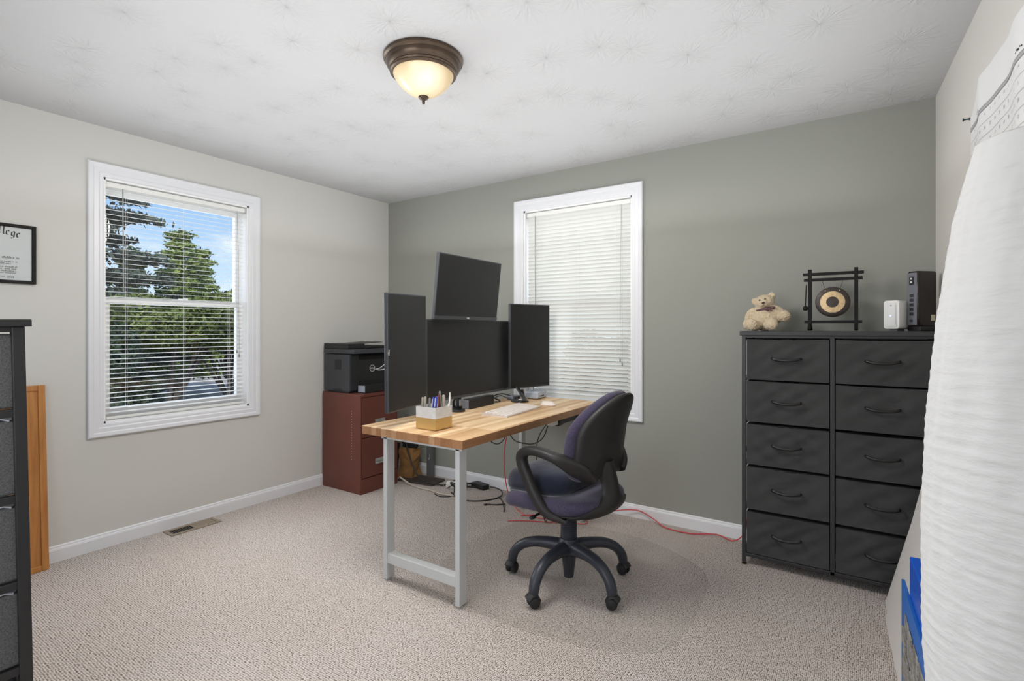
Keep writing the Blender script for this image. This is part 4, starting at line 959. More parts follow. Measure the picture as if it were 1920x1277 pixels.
for row, (z, hgt, x0, x1, w) in enumerate(((0.128, 0.0075, -0.36, -0.066, 0.0022), (0.108, 0.0045, -0.355, -0.072, 0.0012), (0.0985, 0.0045, -0.33, -0.095, 0.0012), (0.081, 0.005, -0.36, -0.072, 0.0013), (0.0705, 0.005, -0.36, -0.076, 0.0013), (0.060, 0.0045, -0.36, -0.078, 0.0012), (0.0505, 0.0045, -0.36, -0.080, 0.0012), (0.032, 0.004, -0.30, -0.12, 0.001))):
    x = x0
    while x < x1:
        if rnd.random() < 0.16: x += hgt*0.9; continue
        hh_ = hgt*(1.5 if rnd.random() < 0.2 else 1.0); X = frame3((0.0082, x, z), (0, 1, 0), (0, 0, 1))
        nib(b, [(0, hh_), (0.0003, 0.0), (hgt*0.35, 0.0)], w, 40, X); 
        if rnd.random() < 0.4: nib(b, [(0, hgt), (hgt*0.5, hgt*0.85)], w, 40, X)
        x += hgt*0.62
X = frame3((0.0082, -0.098, 0.031), (0, 1, 0), (0, 0, 1)); add_text(b, '2018', 0.014, X)
b.build('lettering', M['ink'], ct)
b = MB(); b.bx((0.0088, -cw+fw-0.002, fw-0.002), (0.0100, -fw+0.002, chh-fw+0.002)); b.build('glazing', M['glass'], ct)

# ================================================================== FLOOR REGISTER
vn = thing('floor_register', 'tan metal floor vent set in the carpet by the greige wall', 'vent', (0.032, -1.895, 0.0))
b = MB(); vw, vl = 0.125, 0.300
for a0, a1, c0, c1 in ((0, vw, 0, 0.022), (0, vw, vl-0.022, vl), (0, 0.026, 0.022, vl-0.022), (vw-0.026, vw, 0.022, vl-0.022), (0.026, vw-0.026, vl/2-0.008, vl/2+0.008)): b.bx((a0, c0, 0.0005), (a1, c1, 0.005), 0.0015)
b.build('frame', M['vent'], vn)
b = MB(); b.bx((0.02, 0.018, 0.0003), (vw-0.02, vl-0.018, 0.0012)); b.build('duct', M['voidblk'], vn)
b = MB()
for i in range(9): y = 0.030+i*0.0125; b.box((vw/2, y, 0.003), (vw-0.052, 0.0024, 0.0016), (R(-25), 0, 0))
b.build('open_louvres', M['vent'], vn)
b = MB()
for i in range(10): y = vl/2+0.014+i*0.0115; b.box((vw/2, y, 0.003), (vw-0.052, 0.0125, 0.0012), (R(12), 0, 0))
b.build('closed_louvres', M['vent'], vn)

# ================================================================== ON TOP OF THE DRESSER
DT = 1.2575
def blob_mesh(parts, voxel, disp, seed=1, smooth=4):
    """union of ellipsoids (c, r, rot) as one continuous skin with a tufted surface"""
    b = MB()
    for c, r_, rot in parts: b.ell(c, r_, rot, 20, 14)
    me = bpy.data.meshes.new('blob'); b.bm.to_mesh(me); b.bm.free()
    o = bpy.data.objects.new('blob', me); COL.objects.link(o)
    m = o.modifiers.new('r', 'REMESH'); m.mode = 'VOXEL'; m.voxel_size = voxel
    s = o.modifiers.new('s', 'SMOOTH'); s.iterations = smooth; s.factor = 0.5
    dg = bpy.context.evaluated_depsgraph_get(); out = bpy.data.meshes.new_from_object(o.evaluated_get(dg))
    bpy.data.objects.remove(o)
    from mathutils import noise
    for v, n in [(v, v.normal.copy()) for v in out.vertices]:
        p = v.co*130+Vector((seed*7, 0, 0)); v.co += n*(disp*noise.noise(p)+disp*0.8*noise.noise(v.co*330))
    return out
tb = thing('teddy_bear', 'cream teddy bear with a plum bow sitting on the dresser', 'teddy bear', (3.205, -0.185, DT), (0, 0, R(-4)))
hx, hz = 0.004, 0.158
parts = [((0.002, -0.004, 0.062), (0.076, 0.058, 0.062), None), ((0.004, 0.0, 0.094), (0.064, 0.048, 0.050), None),
         ((0.0, -0.004, 0.158), (0.052, 0.048, 0.043), (0, R(-14), 0)), ((0.004, -0.042, 0.146), (0.024, 0.022, 0.018), None),
         ((-0.050, 0.004, 0.166), (0.021, 0.011, 0.021), None), ((0.036, 0.004, 0.196), (0.021, 0.011, 0.020), None),
         ((-0.068, -0.008, 0.078), (0.031, 0.030, 0.054), (0, R(18), 0)), ((-0.082, -0.016, 0.038), (0.028, 0.029, 0.033), None),
         ((0.066, -0.006, 0.104), (0.052, 0.030, 0.030), (0, R(33), 0)), ((0.098, -0.012, 0.080), (0.034, 0.030, 0.033), (0, R(30), 0)),
         ((-0.036, -0.055, 0.030), (0.034, 0.050, 0.030), (0, 0, R(-12))), ((-0.046, -0.088, 0.034), (0.031, 0.024, 0.033), None),
         ((0.042, -0.052, 0.031), (0.034, 0.050, 0.030), (0, 0, R(16))), ((0.054, -0.086, 0.036), (0.032, 0.025, 0.034), None)]
link('body', blob_mesh(parts, 0.0045, 0.0032), M['plush'], tb, 180)
b = MB()
for x, z in ((-0.016, 0.170), (0.012, 0.1765)): b.ell((x, -0.0475, z), (0.0042, 0.004, 0.0046), None, 12, 8)
b.build('eyes', M['ink'], tb, 180)
b = MB(); b.ell((0.006, -0.0655, 0.1535), (0.0085, 0.005, 0.0055), (0, R(-14), 0), 14, 10); b.build('nose', M['plushdark'], tb, 180)
b = MB(); b.tube([(0.006, -0.0655, 0.150), (0.0065, -0.0655, 0.141)], 0.0011, 6); b.tube([(-0.003, -0.061, 0.138), (0.001, -0.064, 0.1365), (0.0065, -0.0655, 0.140), (0.012, -0.064, 0.1385), (0.015, -0.060, 0.141)], 0.0011, 6); b.build('mouth', M['plushdark'], tb, 60)
b = MB(); b.tube([(0.047*math.cos(a), 0.043*math.sin(a)-0.002, 0.119+0.010*math.cos(a)) for a in [2*math.pi*i/28 for i in range(29)]], 0.003, 8, up=(0, 0, 1), ry=0.006, caps=False)
b.ell((0.034, -0.046, 0.122), (0.008, 0.007, 0.007), None, 12, 8)
for s in (1, -1): b.ell((0.034+s*0.016, -0.046, 0.123+s*0.003), (0.014, 0.006, 0.009), (0, R(-12*s), 0), 14, 8)
b.tube([(0.032, -0.048, 0.120), (0.024, -0.054, 0.108)], 0.003, 6); b.tube([(0.036, -0.048, 0.120), (0.044, -0.053, 0.106)], 0.003, 6)
b.build('bow', M['ribbon'], tb, 60)

gs = thing('gong_stand', 'black lacquered wooden frame holding a small gong on the dresser', 'gong stand', (3.526, -0.17, DT))
for x in (-0.103, 0.103):
    b = MB(); b.box((x, 0, 0.178), (0.018, 0.016, 0.300), None, 0.0015); b.build('post', M['blackwood'], gs)
    b = MB(); b.tube([(x, -0.050, 0.006), (x, -0.038, 0.018), (x, 0, 0.034), (x, 0.038, 0.018), (x, 0.050, 0.006)], 0.009, 10, up=(0, 0, 1), ry=0.007, smooth=3); b.build('foot', M['blackwood'], gs, 60)
for z, hw_ in ((0.302, 0.136), (0.272, 0.131), (0.048, 0.129)):
    b = MB(); b.box((0, 0.0, z), (hw_*2, 0.014, 0.0155), None, 0.0015); b.build('rail', M['blackwood'], gs)
gg = thing('gong', 'small dark gong with a brass ring hanging in the black frame', 'gong', (3.526, -0.17, DT+0.152))
def gongring(r0, r1): 
    b = MB(); b.lathe([(r0, -0.006-0.002), (r1, -0.006-0.002)] if False else [(r0, -0.0075), (r1, -0.0065), (r1, 0.002), (r0, 0.002)], axis='Y', seg=56, caps=(r0 < 0.001)); return b
b = MB(); b.lathe([(0.001, -0.011), (0.028, -0.010), (0.056, -0.008), (0.074, -0.006), (0.079, -0.002), (0.079, 0.012), (0.077, 0.012), (0.076, 0.0), (0.05, -0.003), (0.001, -0.005)], axis='Y', seg=64); b.build('disc', M['gongdark'], gg, 50)
b = MB(); b.lathe([(0.0285, -0.0100), (0.0285, -0.0112), (0.0555, -0.0092), (0.0565, -0.0076)], axis='Y', seg=64, caps=False); b.build('brass_ring', M['gongbrass'], gg, 50)
for s in (1, -1):
    b = MB(); b.cyl((s*0.033, -0.008, 0.062), (s*0.046, 0.0, 0.1145), 0.0009, seg=6); cd = b.build('hanging_cord', M['ink'], gg, 60)
    b = MB(); b.ell((s*0.0325, -0.009, 0.0595), (0.0035, 0.003, 0.0035), None, 10, 6); b.build('cord_knot', M['cream'], cd, 60)
ml_ = thing('gong_mallet', 'little black mallet hanging beside the gong frame', 'mallet', (3.526-0.1235, -0.181, DT+0.14))
b = MB(); b.cyl((0.004, 0, 0.105), (0, 0, -0.01), 0.0026, seg=10); b.build('handle', M['blackwood'], ml_, 60)
b = MB(); b.lathe([(0.003, -0.014), (0.010, -0.012), (0.0125, -0.005), (0.0125, 0.004), (0.009, 0.010), (0.003, 0.012)], (0, 0, -0.018), seg=20); b.build('head', M['blackwood'], ml_, 60)
b = MB(); b.tube([(0.004, 0.002, 0.103), (0.008, 0.004, 0.125), (0.0165, 0.004, 0.134)], 0.0008, 6); b.build('loop', M['ink'], ml_, 60)

rt = thing('router', 'small white router box on the dresser beside the black modem', 'router', (3.797, -0.205, DT), (0, 0, R(-27)))
def rbox(w, d, h, r_, c, f=0.004):
    """upright block, outline rounded in the front (x,z) view"""
    b = MB(); o = outline(w, h, r_, 0, 7); rings = []
    for y, ins in ((-d/2, f), (-d/2+f*0.3, f*0.3), (-d/2+f, 0), (d/2-f, 0), (d/2, f)):
        oo = outline(w, h, r_, ins, 7); rings.append([(x+c[0], y+c[1], z+c[2]) for x, z in oo])
    b.rings(rings); return b
rbox(0.068, 0.118, 0.138, 0.012, (0, 0, 0.079)).build('body', M['white'], rt, 50)
b = MB(); b.box((0, 0, 0.005), (0.032, 0.07, 0.010), None, 0.002); b.build('foot', M['modemgrey'], rt)
b = rbox(0.052, 0.004, 0.120, 0.008, (-0.001, -0.0595, 0.080), 0.001); tag(b.build('front_panel', M['paper'], rt, 50), 'matt white front panel')
def led_mat():
    m = mat('blue_status_light', lin(220, 226, 255), 0.3); b_ = m.node_tree.nodes['Principled BSDF']; b_.inputs['Emission Color'].default_value = (0.35, 0.45, 1, 1); b_.inputs['Emission Strength'].default_value = 1.2; return m
b = MB(); b.lathe([(0.0003, -0.001), (0.0035, -0.001), (0.0035, 0.001), (0.0003, 0.001)], (-0.002, -0.0620, 0.074), axis='Y', seg=14); b.build('status_light', led_mat(), rt)
b = MB(); b.lathe([(0.0003, -0.001), (0.003, -0.001), (0.003, 0.001), (0.0003, 0.001)], (0.0, -0.0620, 0.124), axis='Y', seg=14)
for i in range(14): b.box((0.021, -0.0618, 0.035+i*0.0068), (0.0022, 0.001, 0.0034))
b.build('vents', M['modemgrey'], rt)
md = thing('modem', 'tall gloss black modem standing at the right end of the dresser', 'modem', (3.893, -0.19, DT), (0, 0, R(-46)))
b = MB(); b.pad(0.058, 0.108, 0.010, [(0.004, 0.022), (0.0, 0.027), (0.0, 0.282), (0.004, 0.287)], None, 6); b.build('body', M['brownblack'], md, 50)
b = MB(); b.bx((-0.026, -0.0570, 0.030), (0.022, -0.051, 0.280), 0.003); tag(b.build('rear_panel', M['modemgrey'], md), 'grey panel with sockets')
b = MB(); b.bx((-0.013, -0.0595, 0.222), (0.009, -0.0565, 0.262), 0.002); b.build('switch', M['blackm'], md)
b = MB()
for z in (0.235, 0.251): b.bx((-0.006, -0.0610, z-0.004), (0.002, -0.0590, z+0.004), 0.001)
b.build('switch_marks', M['paper'], md)
b = MB()
for i in range(5): b.bx((-0.012, -0.0585, 0.075+i*0.022), (0.008, -0.0565, 0.090+i*0.022), 0.001)
b.lathe([(0.0005, -0.006), (0.006, -0.006), (0.006, 0.0), (0.0005, 0.0)], (-0.002, -0.0570, 0.050), axis='Y', seg=14); b.build('sockets', M['charcoal'], md)
b = MB(); b.bx((0.0285, 0.018, 0.050), (0.0298, 0.042, 0.078)); tag(b.build('sticker', M['cream'], md), 'cream sticker')
b = MB(); b.box((0, 0, 0.012), (0.066, 0.095, 0.023), None, 0.004); b.build('stand', M['black'], md)

# ================================================================== PAPER FLOOR LANTERN
ln = thing('floor_lantern', 'tall crinkled white paper floor lantern nearest the camera at the right', 'floor lamp', (3.880, -2.287, 0))
prof = [(0.06, 0.060), (0.118, 0.25), (0.136, 0.42), (0.147, 0.58), (0.1544, 0.69), (0.1585, 0.763), (0.1607, 0.83), (0.1607, 0.90), (0.1599, 1.017), (0.1551, 1.106), (0.1496, 1.193), (0.1408, 1.281), (0.1269, 1.384), (0.1171, 1.451), (0.0948, 1.551)]
P, _ = catmull([Vector((r_, 0, z)) for r_, z in prof], 16)
from mathutils import noise as NZ
b = MB(); rings = []; SG = 128; pitch = 0.0195; xs = [p.z for p in P]; rs = [p.x for p in P]
def rad_at(z): return float(np.interp(z, xs, rs))
zz = np.arange(0.06, 1.5505, pitch/6)
for z in zz:
    ring = []
    for i in range(SG):
        a = 2*math.pi*i/SG; q = ((z+0.016*math.sin(a+0.6))/pitch) % 1.0     # the rib lies as slightly slanted hoops
        c_, s_ = math.cos(a), math.sin(a)
        n = NZ.noise(Vector((c_*4, s_*4, z*9)))*0.0022+NZ.noise(Vector((c_*11, s_*11, z*38)))*0.0012
        sag = -0.0014*math.sin(math.pi*q)**0.8*(0.6+0.6*NZ.noise(Vector((c_*3+5, s_*3, z*5))))
        seam = 0.0016*math.exp(-((a-math.pi*1.12)/0.05)**2)
        r_ = rad_at(z)+n+sag+seam; ring.append((r_*c_, r_*s_, z))
    rings.append(ring)
b.rings(rings, caps=False); sh = b.build('shade', M['lantern'], ln, 180)
so = sh.modifiers.new('thickness', 'SOLIDIFY'); so.thickness = 0.0012; so.offset = -1
b = MB(); b.tube([(0.0915*math.cos(2*math.pi*i/40), 0.0915*math.sin(2*math.pi*i/40), 1.545) for i in range(41)], 0.0014, 6, caps=False); b.tube([(-0.092, 0, 1.54), (0.092, 0, 1.54)], 0.0014, 6); b.build('top_ring', M['white'], ln, 40)
b = MB(); b.lathe([(0.001, 0.0), (0.11, 0.0), (0.112, 0.004), (0.11, 0.014), (0.02, 0.018), (0.012, 0.03), (0.009, 0.06), (0.009, 0.9), (0.001, 0.9)], seg=32); b.build('base_and_stem', M['black'], ln, 40)

# ================================================================== WALL CALENDAR
cal = thing('wall_calendar', 'large white year calendar sheet curling off the right wall', 'calendar', (0, 0, 0))
def S(s, z, off=0.0):
    """sheet point: s metres along the right wall from its far end, height z; off = distance above the paper"""
    w = 0.005+0.0055*(1-math.cos(s*15.0+z*0.8-1.6))*min(1, s*5)+0.002*(1+math.sin(s*31+z*4))*min(1, s*5)
    y = -0.762-s; return Vector((rwx(y), y, z))+rw_n*(w+off)
CW, CZ0, CZ1 = 0.92, 1.42, 2.145
b = MB(); nx, nz_ = 90, 24; fr_, bk_ = [], []
def topz(s): return CZ1-0.075*math.exp(-(s/0.09)**2)
for j in range(nz_+1):
    row, rb = [], []
    for i in range(nx+1):
        s = CW*i/nx; z = CZ0+(topz(s)-CZ0)*j/nz_; row.append(b.bm.verts.new(S(s, z))); rb.append(b.bm.verts.new(S(s, z, -0.0009)))
    fr_.append(row); bk_.append(rb)
for j in range(nz_):
    for i in range(nx):
        b.bm.faces.new((fr_[j][i], fr_[j][i+1], fr_[j+1][i+1], fr_[j+1][i])); b.bm.faces.new((bk_[j+1][i], bk_[j+1][i+1], bk_[j][i+1], bk_[j][i]))
ed = [(fr_[0][i], bk_[0][i]) for i in range(nx+1)]+[(fr_[j][nx], bk_[j][nx]) for j in range(1, nz_+1)]+[(fr_[nz_][i], bk_[nz_][i]) for i in range(nx-1, -1, -1)]+[(fr_[j][0], bk_[j][0]) for j in range(nz_-1, 0, -1)]
for (a, c), (d, e) in zip(ed, ed[1:]+ed[:1]): b.bm.faces.new((a, c, e, d))
b.build('sheet', M['paper'], cal, 60)
def strip(b, z, hgt, s0=0.0, s1=CW, off=0.0009):
    n = 80; pts = [s0+(s1-s0)*i/n for i in range(n+1)]
    lo = [b.bm.verts.new(S(s, z-hgt/2, off)) for s in pts]; hi = [b.bm.verts.new(S(s, z+hgt/2, off)) for s in pts]
    for i in range(n): b.bm.faces.new((lo[i], lo[i+1], hi[i+1], hi[i]))
b = MB(); strip(b, 2.018, 0.0135); b.build('grey_band', M['barink'], cal)
b = MB()
for k, z in enumerate((2.0250, 2.0115)): strip(b, z, 0.0016, off=0.0013)
for k in range(10): strip(b, 1.966-k*0.0465, 0.0010)
def wall_text(b, txt, size, s, z):
    me = text_mesh(txt, size, 0.0)
    for v in me.vertices: v.co = S(s+v.co.x, z+v.co.y, 0.0012)
    b2 = bmesh.new(); b2.from_mesh(me); bpy.data.meshes.remove(me); b.add(b2)
for row in range(9):
    for c in range(20): wall_text(b, str((row*20+c) % 31+1), 0.014, 0.030+c*0.046, 1.966-row*0.0465+0.027)
b.build('printed_grid', M['greyink'], cal)
b = MB()
for s in (0.115, 0.60): 
    for k in range(5): strip(b, 2.041+(k % 2)*0.004, 0.003+0.002*(k % 3), s+k*0.011, s+k*0.011+0.008)
b.build('printed_heading', M['ink'], cal)
pp = thing('push_pin', 'dark teal push pin in the right wall just beside the calendar', 'push pin', (rwx(-0.725), -0.725, 2.076))
b = MB(); X = frame3((0, 0, 0), rw_dir, (0, 0, 1))
b.lathe([(0.0012, 0.0), (0.0055, 0.001), (0.0055, 0.003), (0.003, 0.005), (0.0026, 0.016), (0.0058, 0.019), (0.0058, 0.022), (0.001, 0.0225)], seg=14)
bmesh.ops.transform(b.bm, matrix=X, verts=b.bm.verts); b.build('head', mat('dark_teal_plastic', lin(38, 66, 74), 0.4), pp, 50)

# ================================================================== LEANING BOARDS AND STONE PANELS
def lean_board(name, label, p, length, height, thick, ang, m):
    o = thing(name, label, 'board', p, (0, 0, math.atan2(rw_dir.y, rw_dir.x)))
    q = bpy.data.objects.new('tilt', None)
    bpy.data.objects.remove(q)
    # local: X along wall towards the camera, Y away from the room, Z up the board
    A = Matrix.Rotation(R(-ang), 3, 'X')
    b = MB(); b.box(A @ Vector((length/2, thick/2, height/2)), (length, thick, height), A, 0.0015); b.build('face', m, o)
    return o
lean_board('foam_board', 'white foam board leaning on the right wall in front of the other white board', (3.734, -0.578, 0.0), 0.86, 1.15, 0.004, 11.8, M['board'])
lb = lean_board('framed_board', 'white board with dark lower edge leaning closest to the dresser', (3.740, -0.412, 0.0), 0.75, 0.85, 0.006, 14.0, M['board'])
A = Matrix.Rotation(R(-14.0), 3, 'X'); b = MB(); b.box(A @ Vector((0.375, 0.009, 0.425)), (0.75, 0.006, 0.85), A, 0.001); b.build('backing', M['darkmat'], lb)

bf = thing('stone_panel_pack', 'blue-wrapped stack of grey ledger stone panels leaning by the white boards', 'wall tile pack', (3.745, -1.465, 0), (0, 0, math.atan2(rw_dir.y, rw_dir.x)))
b = MB(); b.bx((0.10, 0.004, 0), (0.62, 0.030, 0.640), 0.002); b.build('blue_wrapping', M['bluefilm'], bf)
b = MB(); b.bx((0.0, -0.004, 0), (0.62, 0.004, 0.535), 0.001); b.build('backing_card', M['teal'], bf)
rnd = random.Random(11)
for r_ in range(10):
    z0 = 0.0475*r_+0.004; x = 0.045+0.030*(r_ % 2)
    b = MB()
    while x < 0.60:
        L_ = rnd.uniform(0.05, 0.12); x1 = min(x+L_, 0.615); t = rnd.uniform(0.003, 0.008)
        for zz0, zz1 in ((z0, z0+0.0225), (z0+0.0235, z0+0.0460)):
            b.bx((x+rnd.uniform(0, 0.012), -0.004-t*rnd.uniform(0.7, 1.0), zz0), (x1-0.004, -0.003, zz1-0.002), 0.003, 1)
        x = x1
    b.build('stone_strip', M['stone'], bf)

# ================================================================== UNDER THE DESK
def cable(name, label, pts, r_, m, sm=6):
    b = MB(); b.tube(pts, r_, 8, smooth=sm); return tag(b.build(name, m, None, 180), label, 'cable')
cable('red_cable', 'red network cable running along the back baseboard to the dresser', [(1.62, -0.40, 0.70), (1.60, -0.38, 0.55), (1.56, -0.36, 0.36), (1.57, -0.33, 0.12), (1.66, -0.34, 0.008), (1.80, -0.40, 0.006), (1.95, -0.36, 0.008), (2.10, -0.22, 0.007), (2.22, -0.10, 0.030), (2.40, -0.035, 0.060), (2.52, -0.04, 0.030), (2.62, -0.09, 0.007), (2.78, -0.10, 0.007), (2.92, -0.04, 0.012), (3.02, -0.075, 0.008), (3.08, -0.05, 0.06), (3.09, -0.06, 0.14), (3.105, -0.055, 0.16)], 0.0036, M['redcord'])
cable('red_cable', 'thin red cable coiled on the carpet beneath the office chair seat', [(1.72, -0.55, 0.005), (1.82, -0.48, 0.005), (1.96, -0.42, 0.006), (2.08, -0.36, 0.006), (2.18, -0.32, 0.010), (2.12, -0.24, 0.006), (1.98, -0.25, 0.006), (1.84, -0.33, 0.005), (1.74, -0.42, 0.005)], 0.003, M['redcord'])
cable('tan_cable', 'tan extension cable lying from the cabinet past the near desk leg', [(0.52, -0.36, 0.06), (0.62, -0.34, 0.012), (0.74, -0.36, 0.008), (0.86, -0.36, 0.008), (0.98, -0.38, 0.008), (1.10, -0.36, 0.008)], 0.007, M['tancord'])
cable('black_cable', 'black cable drooping from under the desk edge toward the red cable', [(1.55, -0.75, 0.71), (1.60, -0.70, 0.62), (1.68, -0.64, 0.525), (1.72, -0.58, 0.56), (1.74, -0.54, 0.71)], 0.0032, M['blackcord'])
cable('black_cable', 'black cable slanting down in front of the brown paper bag', [(0.41, -0.19, 0.33), (0.50, -0.235, 0.22), (0.62, -0.26, 0.07), (0.74, -0.255, 0.022), (0.86, -0.21, 0.010)], 0.006, M['blackcord'])
cable('black_cable', 'black cable looping over the carpet from the near desk leg to the power adapter', [(1.02, -0.30, 0.006), (1.12, -0.36, 0.006), (1.26, -0.38, 0.006), (1.36, -0.30, 0.006), (1.40, -0.18, 0.007), (1.36, -0.10, 0.02), (1.28, -0.07, 0.025), (1.22, -0.06, 0.02)], 0.0045, M['blackcord'])
cable('black_cable', 'short black cable end lying on the carpet under the seat front', [(1.39, -0.19, 0.006), (1.46, -0.24, 0.005), (1.56, -0.36, 0.005), (1.60, -0.42, 0.005)], 0.004, M['blackcord'])
cable('black_cable', 'black lead with a hooked end lying by the seat front', [(1.52, -0.29, 0.005), (1.47, -0.34, 0.005), (1.42, -0.36, 0.005), (1.40, -0.38, 0.006), (1.42, -0.385, 0.006)], 0.0045, M['blackcord'])
cable('black_cable', 'black cable loop on the carpet just behind the near desk leg', [(0.93, -0.24, 0.006), (0.97, -0.25, 0.03), (1.00, -0.25, 0.05), (1.03, -0.27, 0.03), (1.08, -0.36, 0.005), (1.02, -0.42, 0.004), (0.94, -0.40, 0.005)], 0.004, M['blackcord'])
cable('black_cable', 'black cable tangle on the floor between the desk leg and the baseboard', [(0.86, -0.20, 0.008), (0.94, -0.16, 0.05), (1.00, -0.14, 0.07), (1.06, -0.16, 0.05), (1.08, -0.20, 0.01), (1.00, -0.24, 0.03), (0.95, -0.22, 0.05), (1.00, -0.17, 0.02), (1.06, -0.12, 0.01), (1.10, -0.10, 0.012)], 0.006, M['blackcord'])
cable('black_cable', 'black cable looped below the power strip', [(2.07, -0.62, 0.69), (2.03, -0.62, 0.60), (1.96, -0.62, 0.555), (1.88, -0.62, 0.55), (1.80, -0.60, 0.56), (1.75, -0.60, 0.63), (1.73, -0.60, 0.724)], 0.0035, M['blackcord'])
cable('black_cable', 'dark lead dropping from the white power strip sockets down to the carpet', [(2.06, -0.62, 0.692), (1.99, -0.60, 0.60), (1.96, -0.58, 0.48), (1.955, -0.55, 0.25), (1.95, -0.46, 0.03), (1.93, -0.40, 0.008)], 0.003, M['blackcord'])
cable('black_cable', 'black cable bundle behind the soundbar on the desk', [(1.56, -0.54, 0.776), (1.60, -0.50, 0.774), (1.58, -0.44, 0.774), (1.545, -0.47, 0.80), (1.54, -0.36, 0.81), (1.56, -0.26, 0.785), (1.58, -0.22, 0.775)], 0.0042, M['blackcord'])
cable('black_cable', 'black cable lying from the soundbar loop to the phone stand', [(1.57, -0.56, 0.785), (1.54, -0.45, 0.79), (1.55, -0.38, 0.80), (1.60, -0.36, 0.778), (1.66, -0.36, 0.774)], 0.003, M['blackcord'])
ad_ = thing('power_adapter', 'black power brick on the carpet in front of the baseboard', 'power adapter', (1.13, -0.075, 0.0), (0, 0, R(-12)))
b = MB(); b.bx((-0.075, -0.035, 0.001), (0.075, 0.035, 0.038), 0.006, 3); b.build('body', M['black'], ad_)
b = MB(); b.tube([(-0.073, 0, 0.019), (-0.10, 0, 0.017), (-0.14, -0.01, 0.008), (-0.18, -0.04, 0.006)], 0.006, 8, smooth=3); b.build('lead', M['blackcord'], ad_, 60)
gp = thing('metal_post', 'dark grey steel post standing by the baseboard behind the desk', 'post', (0.585, -0.062, 0))
b = MB(); b.bx((-0.028, -0.020, 0.0), (0.028, 0.020, 0.300), 0.003); b.bx((-0.022, -0.016, 0.3), (0.022, 0.016, 0.60), 0.002); b.build('column', M['greypost'], gp)
b = MB(); b.bx((-0.033, -0.026, 0.29), (0.033, 0.026, 0.306), 0.002); b.build('collar', M['charcoal'], gp)
b = MB(); b.tube([(0.010, -0.0215, 0.20), (0.010, -0.024, 0.165), (0.003, -0.024, 0.155), (-0.004, -0.0225, 0.165)], 0.0025, 6, smooth=3); b.build('hook', M['steel'], gp, 60)
bx_ = thing('paper_bag', 'brown crumpled paper bag in the corner beside the maroon cabinet', 'bag', (0.425, -0.15, 0.0), (0, 0, R(8)))
def bagf2(x, y, z): return (x*(1-0.10*z/0.25)+0.010*math.sin(31*z+22*y), y*(1-0.2*z/0.25)+0.010*math.sin(27*z+25*x), z+0.012*math.sin(40*x+30*y)*(z > 0.2))
b = MB(); b.pad(0.15, 0.13, 0.006, [(0.0, 0.0), (0.0, 0.08), (0.0, 0.14), (0.002, 0.20), (0.004, 0.245), (0.010, 0.245), (0.010, 0.12)], bagf2, 6); b.build('bag_walls', M['kraft'], bx_)
bk = thing('black_folder', 'black folder standing on edge between the maroon cabinet and the paper bag', 'folder', (0.31, -0.235, 0), (R(0), R(6), R(30)))
b = MB(); b.bx((-0.016, -0.075, 0.002), (0.016, 0.075, 0.275), 0.004); b.build('cover', M['blackm'], bk)
cl_ = thing('adapter_bundle', 'black and navy bundle of adapters resting on the paper bag', 'cable bundle', (0.425, -0.15, 0.25))
b = MB(); b.box((0.02, -0.01, 0.03), (0.13, 0.05, 0.05), (0.2, 0.1, 0.4), 0.008); b.box((-0.04, 0.01, 0.055), (0.10, 0.06, 0.035), (0.1, -0.3, -0.3), 0.008); b.build('bricks', M['blackm'], cl_)
b = MB(); b.box((-0.05, -0.03, 0.09), (0.14, 0.07, 0.03), (0.0, 0.12, 0.2), 0.010); tag(b.build('pouch', M['navy'], cl_), 'navy pouch')
dm = thing('floor_tray', 'dark brown flat tray on the carpet before the paper bag', 'tray', (0.60, -0.19, 0.0), (0, 0, R(6)))
b = MB(); b.pad(0.36, 0.19, 0.015, [(0.0, 0.001), (0.0, 0.014), (0.006, 0.014), (0.010, 0.006), (0.09, 0.006)], None, 6); b.build('rim', M['darkmat'], dm)
pl = thing('plug_block', 'white plug block in the cable tangle by the near desk leg', 'plug', (0.93, -0.20, 0.0), (0, 0, R(25)))
b = MB(); b.box((0, 0, 0.025), (0.07, 0.045, 0.045), (0.2, 0.1, 0), 0.008, 3); b.build('body', M['white'], pl)

# ================================================================== OUTSIDE
def terrain():
    b = MB(); n = 40; V = []
    for j in range(n+1):
        row = []
        for i in range(n+1):
            x = -40+80*i/n; y = -25+60*j/n; d = max(0, -x-4)
            z = -0.95+0.085*d+0.15*NZ.noise(Vector((x*0.2, y*0.2, 0)))
            if y > 1: z = -0.75-0.01*y
            row.append(b.bm.verts.new((x, y, z)))
        V.append(row)
    for j in range(n):
        for i in range(n): b.bm.faces.new((V[j][i], V[j][i+1], V[j+1][i+1], V[j+1][i]))
    return b.build('ground', M['soil'], None, 180)
struct(terrain(), 'shaded bare ground outside the windows')
def leaf_mesh(name, pts, size, rng, m, parent, flat=0.0):
    """pts: (n,3) centres; each leaf is a small folded blade of its own size and direction"""
    n = len(pts); d = rng.normal(size=(n, 3)); d[:, 2] *= (1-flat); d /= np.linalg.norm(d, axis=1)[:, None]
    u = rng.normal(size=(n, 3)); u -= d*(u*d).sum(1)[:, None]; u /= np.linalg.norm(u, axis=1)[:, None]
    s = size*rng.uniform(0.6, 1.3, n)[:, None]; w = np.cross(d, u)
    a = pts-d*s; c = pts+d*s; l = pts+u*s*0.45+w*s*0.12; r_ = pts-u*s*0.45+w*s*0.12
    V = np.stack([a, l, c, r_], 1).reshape(-1, 3)
    F = (np.arange(n)[:, None]*4+np.array([0, 1, 2, 0, 2, 3])[None, :]).reshape(-1, 3)
    me = bpy.data.meshes.new(name); me.from_pydata(V.tolist(), [], F.tolist()); me.update()
    return link(name, me, m, parent)
